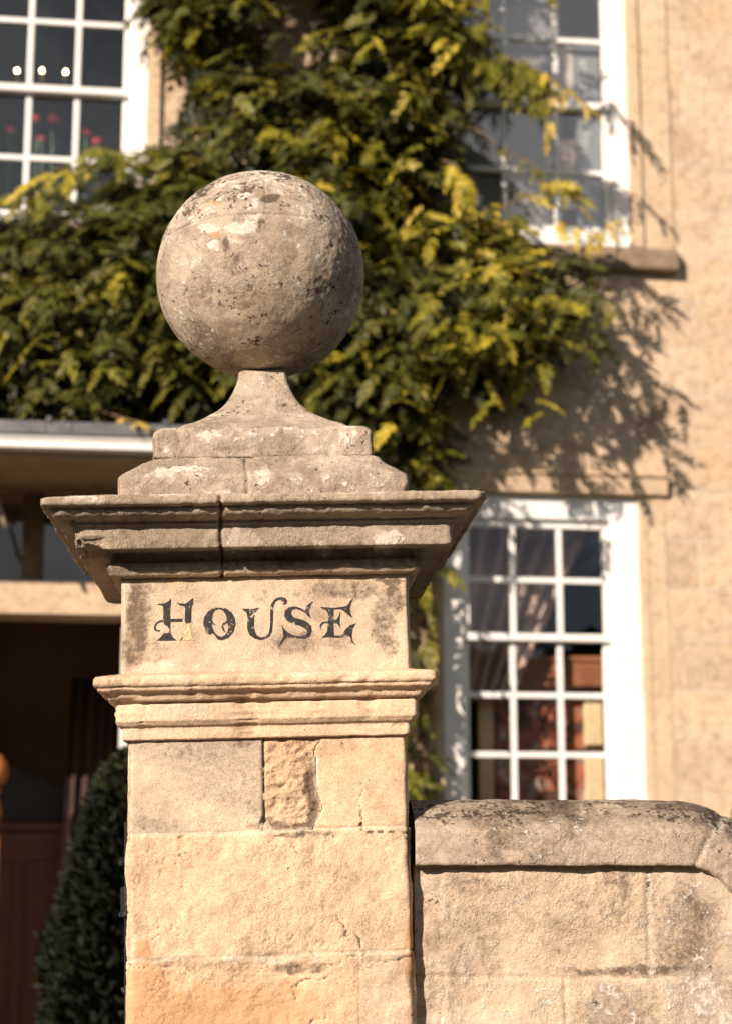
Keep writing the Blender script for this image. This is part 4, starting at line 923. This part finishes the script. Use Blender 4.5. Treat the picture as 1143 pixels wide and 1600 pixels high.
# (b) shoots that reach outward and carry drooping leaves
x, z = sample(MAINP, 118, HOLES); th = thickness(x, z); cl = fbm(np.c_[x, z*0, z], 3.1, 2, 305)
keep = rng.uniform(-.35, .22, len(x)) < cl*1.5+.06; keep &= edge_dist(x, z, MAINP) > .11
for h in HOLES: keep &= edge_dist(x, z, h) > .26
x, z, th = x[keep], z[keep], th[keep]; n = len(x)
d0 = np.c_[rng.normal(.15, .5, n), -rng.uniform(.5, 1.1, n), rng.normal(.05, .45, n)]; d0 /= np.linalg.norm(d0, axis=1)[:, None]
sty = rng.normal(0, .09, n)
for k in range(7):
    q = (k+1)/7.
    p = np.c_[x, -th*.25, z]+d0*(th*.95*q)[:, None]+np.array([0, 0, -1])*(.16*q*q)*(th[:, None]/.5)
    side = np.where(k % 2, 1., -1.)
    A = d0*.45+np.c_[side*rng.uniform(.3, 1.0, n), rng.normal(-.1, .3, n), rng.normal(-.35, .35, n)]
    UPv = np.c_[rng.normal(-.1, .35, n), -.55+rng.normal(0, .3, n), .8+rng.normal(0, .3, n)]
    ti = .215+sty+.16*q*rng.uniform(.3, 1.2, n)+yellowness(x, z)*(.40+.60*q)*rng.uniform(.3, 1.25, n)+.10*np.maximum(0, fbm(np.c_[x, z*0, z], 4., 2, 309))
    addl(*leaves(p, A, UPv, rng.uniform(.12, .205, n), np.clip(ti, 0, .97)))
# (c) looser column beside the ground floor window
x, z = sample(COLP, 95); n = len(x)
B = np.c_[x, -rng.uniform(.03, .42, n), z]; A = np.c_[rng.normal(0, .6, n), rng.normal(-.4, .4, n), rng.normal(-.6, .4, n)]
addl(*leaves(B, A, np.c_[rng.normal(0, .4, n), -np.ones(n)*.6, np.ones(n)*.7], rng.uniform(.16, .25, n), np.clip(rng.normal(.30, .14, n)+yellowness(x, z), 0, .9)))
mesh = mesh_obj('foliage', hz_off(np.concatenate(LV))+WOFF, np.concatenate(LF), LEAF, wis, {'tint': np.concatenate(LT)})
# trailing shoots: stems with leaves, each one a part
def bez(pts, n):
    pts = [np.array(p, float) for p in pts]; out = []
    m = len(pts)
    for i in range(m-1):
        p0, p1, p2, p3 = pts[max(i-1, 0)], pts[i], pts[i+1], pts[min(i+2, m-1)]
        for j in range(n):
            t_ = j/n; out.append(.5*((2*p1)+(-p0+p2)*t_+(2*p0-5*p1+4*p2-p3)*t_**2+(-p0+3*p1-3*p2+p3)*t_**3))
    out.append(pts[-1]); return out
def shoot(pxs, tint, Ln=.24, every=2, droop=.6):
    P = bez([(*((lambda q: (q[0], y, q[1]))(onh(px, py, y))),) for px, py, y in pxs], 5)
    st = MB().tube([tuple(p) for p in P], [.006*(1-.6*i/len(P)) for i in range(len(P))], 6).build('trailing_shoot', BARK, wis, tuple(WOFF+np.array(OFF)))
    B = []; A = []; 
    for i in range(1, len(P)):
        if i % every: continue
        d = P[i]-P[i-1]; d /= np.linalg.norm(d)+1e-9
        for sg in (-1, 1):
            B.append(P[i]); A.append(d*.55+np.array([sg*.55, -.25, -droop])+rng.normal(0, .15, 3))
    B.append(P[-1]); A.append(d+np.array([0, 0, -.3])); n = len(B)
    V, F, T = leaves(np.array(B), np.array(A), np.tile([0, -.6, .8], (n, 1))+rng.normal(0, .2, (n, 3)), np.full(n, Ln)*rng.uniform(.8, 1.15, n), np.clip(tint+rng.normal(0, .06, n), 0, 1))
    lo = mesh_obj('shoot_leaves', hz_off(V)+WOFF, F, LEAF, st, {'tint': T}); return st
shoot([(700, 90, -.35), (750, 85, -.5), (800, 92, -.6), (828, 110, -.62)], .48, .24, 2)
shoot([(725, 130, -.35), (770, 95, -.5), (815, 100, -.6), (835, 140, -.62)], .42, .2, 2, .8)
shoot([(820, 95, -.6), (858, 118, -.68), (900, 150, -.7), (925, 172, -.7)], .80, .12, 4, .4)
shoot([(860, 120, -.68), (862, 160, -.7), (856, 205, -.7)], .84, .09, 4, .9)
shoot([(740, 200, -.3), (790, 235, -.45), (830, 255, -.5), (838, 268, -.5)], .45, .10, 4, .6)
shoot([(790, 320, -.4), (840, 300, -.5), (858, 285, -.55), (880, 292, -.55)], .72, .16, 3, .3)
shoot([(850, 340, -.4), (890, 350, -.5), (930, 362, -.5), (945, 352, -.5)], .80, .14, 3, .7)
shoot([(690, 250, -.4), (715, 262, -.5), (725, 300, -.5)], .78, .16, 3, .9)
shoot([(180, 250, -.25), (120, 262, -.4), (70, 270, -.5), (45, 288, -.5)], .70, .17, 3, .4)
shoot([(230, 240, -.25), (190, 235, -.35), (165, 230, -.4)], .5, .2, 2, .5)
shoot([(150, 640, -.5), (200, 655, -.9), (222, 660, -1.03)], .9, .08, 4, .3)
# out-of-frame long shoots of the crown above, whose shade falls on the wall
shoot([(700, -40, -.35), (760, -90, -.7), (800, -80, -.9), (840, -40, -.95)], .55, .18, 4)
# woody stems
sb = MB()
for pts, r0, r1 in (([(640, 1500, -.08), (655, 1250, -.09), (668, 1050, -.10), (662, 900, -.10), (650, 760, -.10), (610, 600, -.12), (560, 400, -.12), (560, 200, -.12), (600, 0, -.12), (620, -300, -.12)], .055, .03),
                    ([(650, 760, -.10), (560, 560, -.14), (400, 480, -.14), (200, 460, -.14), (0, 440, -.14), (-300, 430, -.14)], .035, .02),
                    ([(560, 400, -.12), (680, 380, -.16), (800, 420, -.18), (880, 450, -.18)], .025, .01),
                    ([(560, 200, -.12), (420, 110, -.12), (320, 20, -.12), (300, -200, -.12)], .028, .014)):
    P = bez([(*((lambda q: (q[0], y, q[1]))(onh(px, py, y))),) for px, py, y in pts], 6)
    m__ = MB().tube([tuple(p+np.array([.012*math.sin(i*1.3), 0, 0])) for i, p in enumerate(P)], [r0+(r1-r0)*i/len(P) for i in range(len(P))], 10)
    m__.build('trunk' if r0 > .05 else 'branch', BARK, wis, tuple(WOFF+np.array(OFF)), smooth=True)

# ---------------------------------------------------------------- clipped conifer left of the pier and shrub right of the wall
def tufts(n, shape, size, tintf):
    V = []; T = []
    p, nr = shape(n)
    A = nr+rng.normal(0, .45, (n, 3))+np.array([0, 0, .35]); A /= np.linalg.norm(A, axis=1)[:, None]
    S = np.cross(A, rng.normal(0, 1, (n, 3))); S /= np.linalg.norm(S, axis=1)[:, None]; l = size*rng.uniform(.6, 1.3, n)[:, None]
    V = np.stack([p-S*l*.10, p+S*l*.10, p+A*l*.6+S*l*.22, p+A*l], 1); V2 = np.stack([p-S*l*.10, p+A*l*.55-S*l*.24, p+A*l*.98, p+A*l*.3], 1)
    VV = np.concatenate([V, V2]); t_ = tintf(p); T = np.repeat(np.concatenate([t_, t_])[:, None], 4, 1).ravel()
    return VV.reshape(-1, 3), np.arange(len(VV)*4).reshape(-1, 4), T
t = NT('conifer_needles'); a = t.attr('tint')
CONIF = t.out(t.bsdf(t.ramp(a, [(0, (.012, .016, .009)), (.3, (.030, .036, .016)), (.7, (.12, .12, .03))]), .7, None, Specular_IOR_Level=.2))  # needles coloured very dark to stand in for shade
cx, cy = -.97, 7.6
con = empty('conifer', Matrix.Translation((cx, cy, 0)), 'dark green clipped conical conifer coloured as if in shade, left of the gate pier', 'conifer')
def cone_shape(n):
    h = rng.uniform(0, 1, n)**1.15; a = rng.uniform(0, 2*np.pi, n)
    H = 1.86; rad = .38*np.sin(np.pi*np.clip(1-h, 0, 1)**.60*.62)/math.sin(np.pi*.62)*1.0+.015
    P = np.c_[np.cos(a), np.sin(a), h*3]; rr = rad*(.93+.16*fbm(P, 3., 3, 401))*rng.uniform(.5, 1., n)**.6
    return np.c_[rr*np.cos(a), rr*np.sin(a), .1+h*H], np.c_[np.cos(a), np.sin(a), 0*a+.3]
V, F, T = tufts(42000, cone_shape, .05, lambda p: np.clip(.02+.14*fbm(p, 5, 3, 403)+rng.normal(0, .03, len(p))+.40*ss(1.72, 1.95, p[:, 2]+.1*fbm(p, 4, 2, 9)), 0, 1))  # crown top tinted lighter as painted sunlight
mesh_obj('crown', V, F, CONIF, con, {'tint': T})
MB().tube([(0, 0, 0), (0, 0, 1.), (0, 0, 1.95)], [.05, .035, .01], 8).build('trunk', BARK, con)
sx_, sy_ = 1.41, 6.6
sh_ = empty('shrub', Matrix.Translation((sx_+.1, sy_, 0)), 'bright green rounded shrub peeping over the ramped end of the garden wall', 'shrub')
def ball_shape(n):
    d = rng.normal(0, 1, (n, 3)); d /= np.linalg.norm(d, axis=1)[:, None]
    r = .14*(1+.3*fbm(d, 2.2, 3, 411))*rng.uniform(.8, 1., n); return d*r[:, None]*np.array([1, 1, 1.])+np.array([0, 0, 1.58]), d
V, F, T = tufts(3000, ball_shape, .04, lambda p: np.clip(rng.normal(.45, .1, len(p)), 0, 1))
mesh_obj('crown', V, F, LEAF, sh_, {'tint': T})
tb = MB()
for k in range(5): tb.tube([(0, 0, 0), (.03*math.cos(k*1.3), .03*math.sin(k*1.3), .7), (.14*math.cos(k*1.3), .14*math.sin(k*1.3), 1.4)], [.02, .014, .006], 6)
tb.build('stem', BARK, sh_)
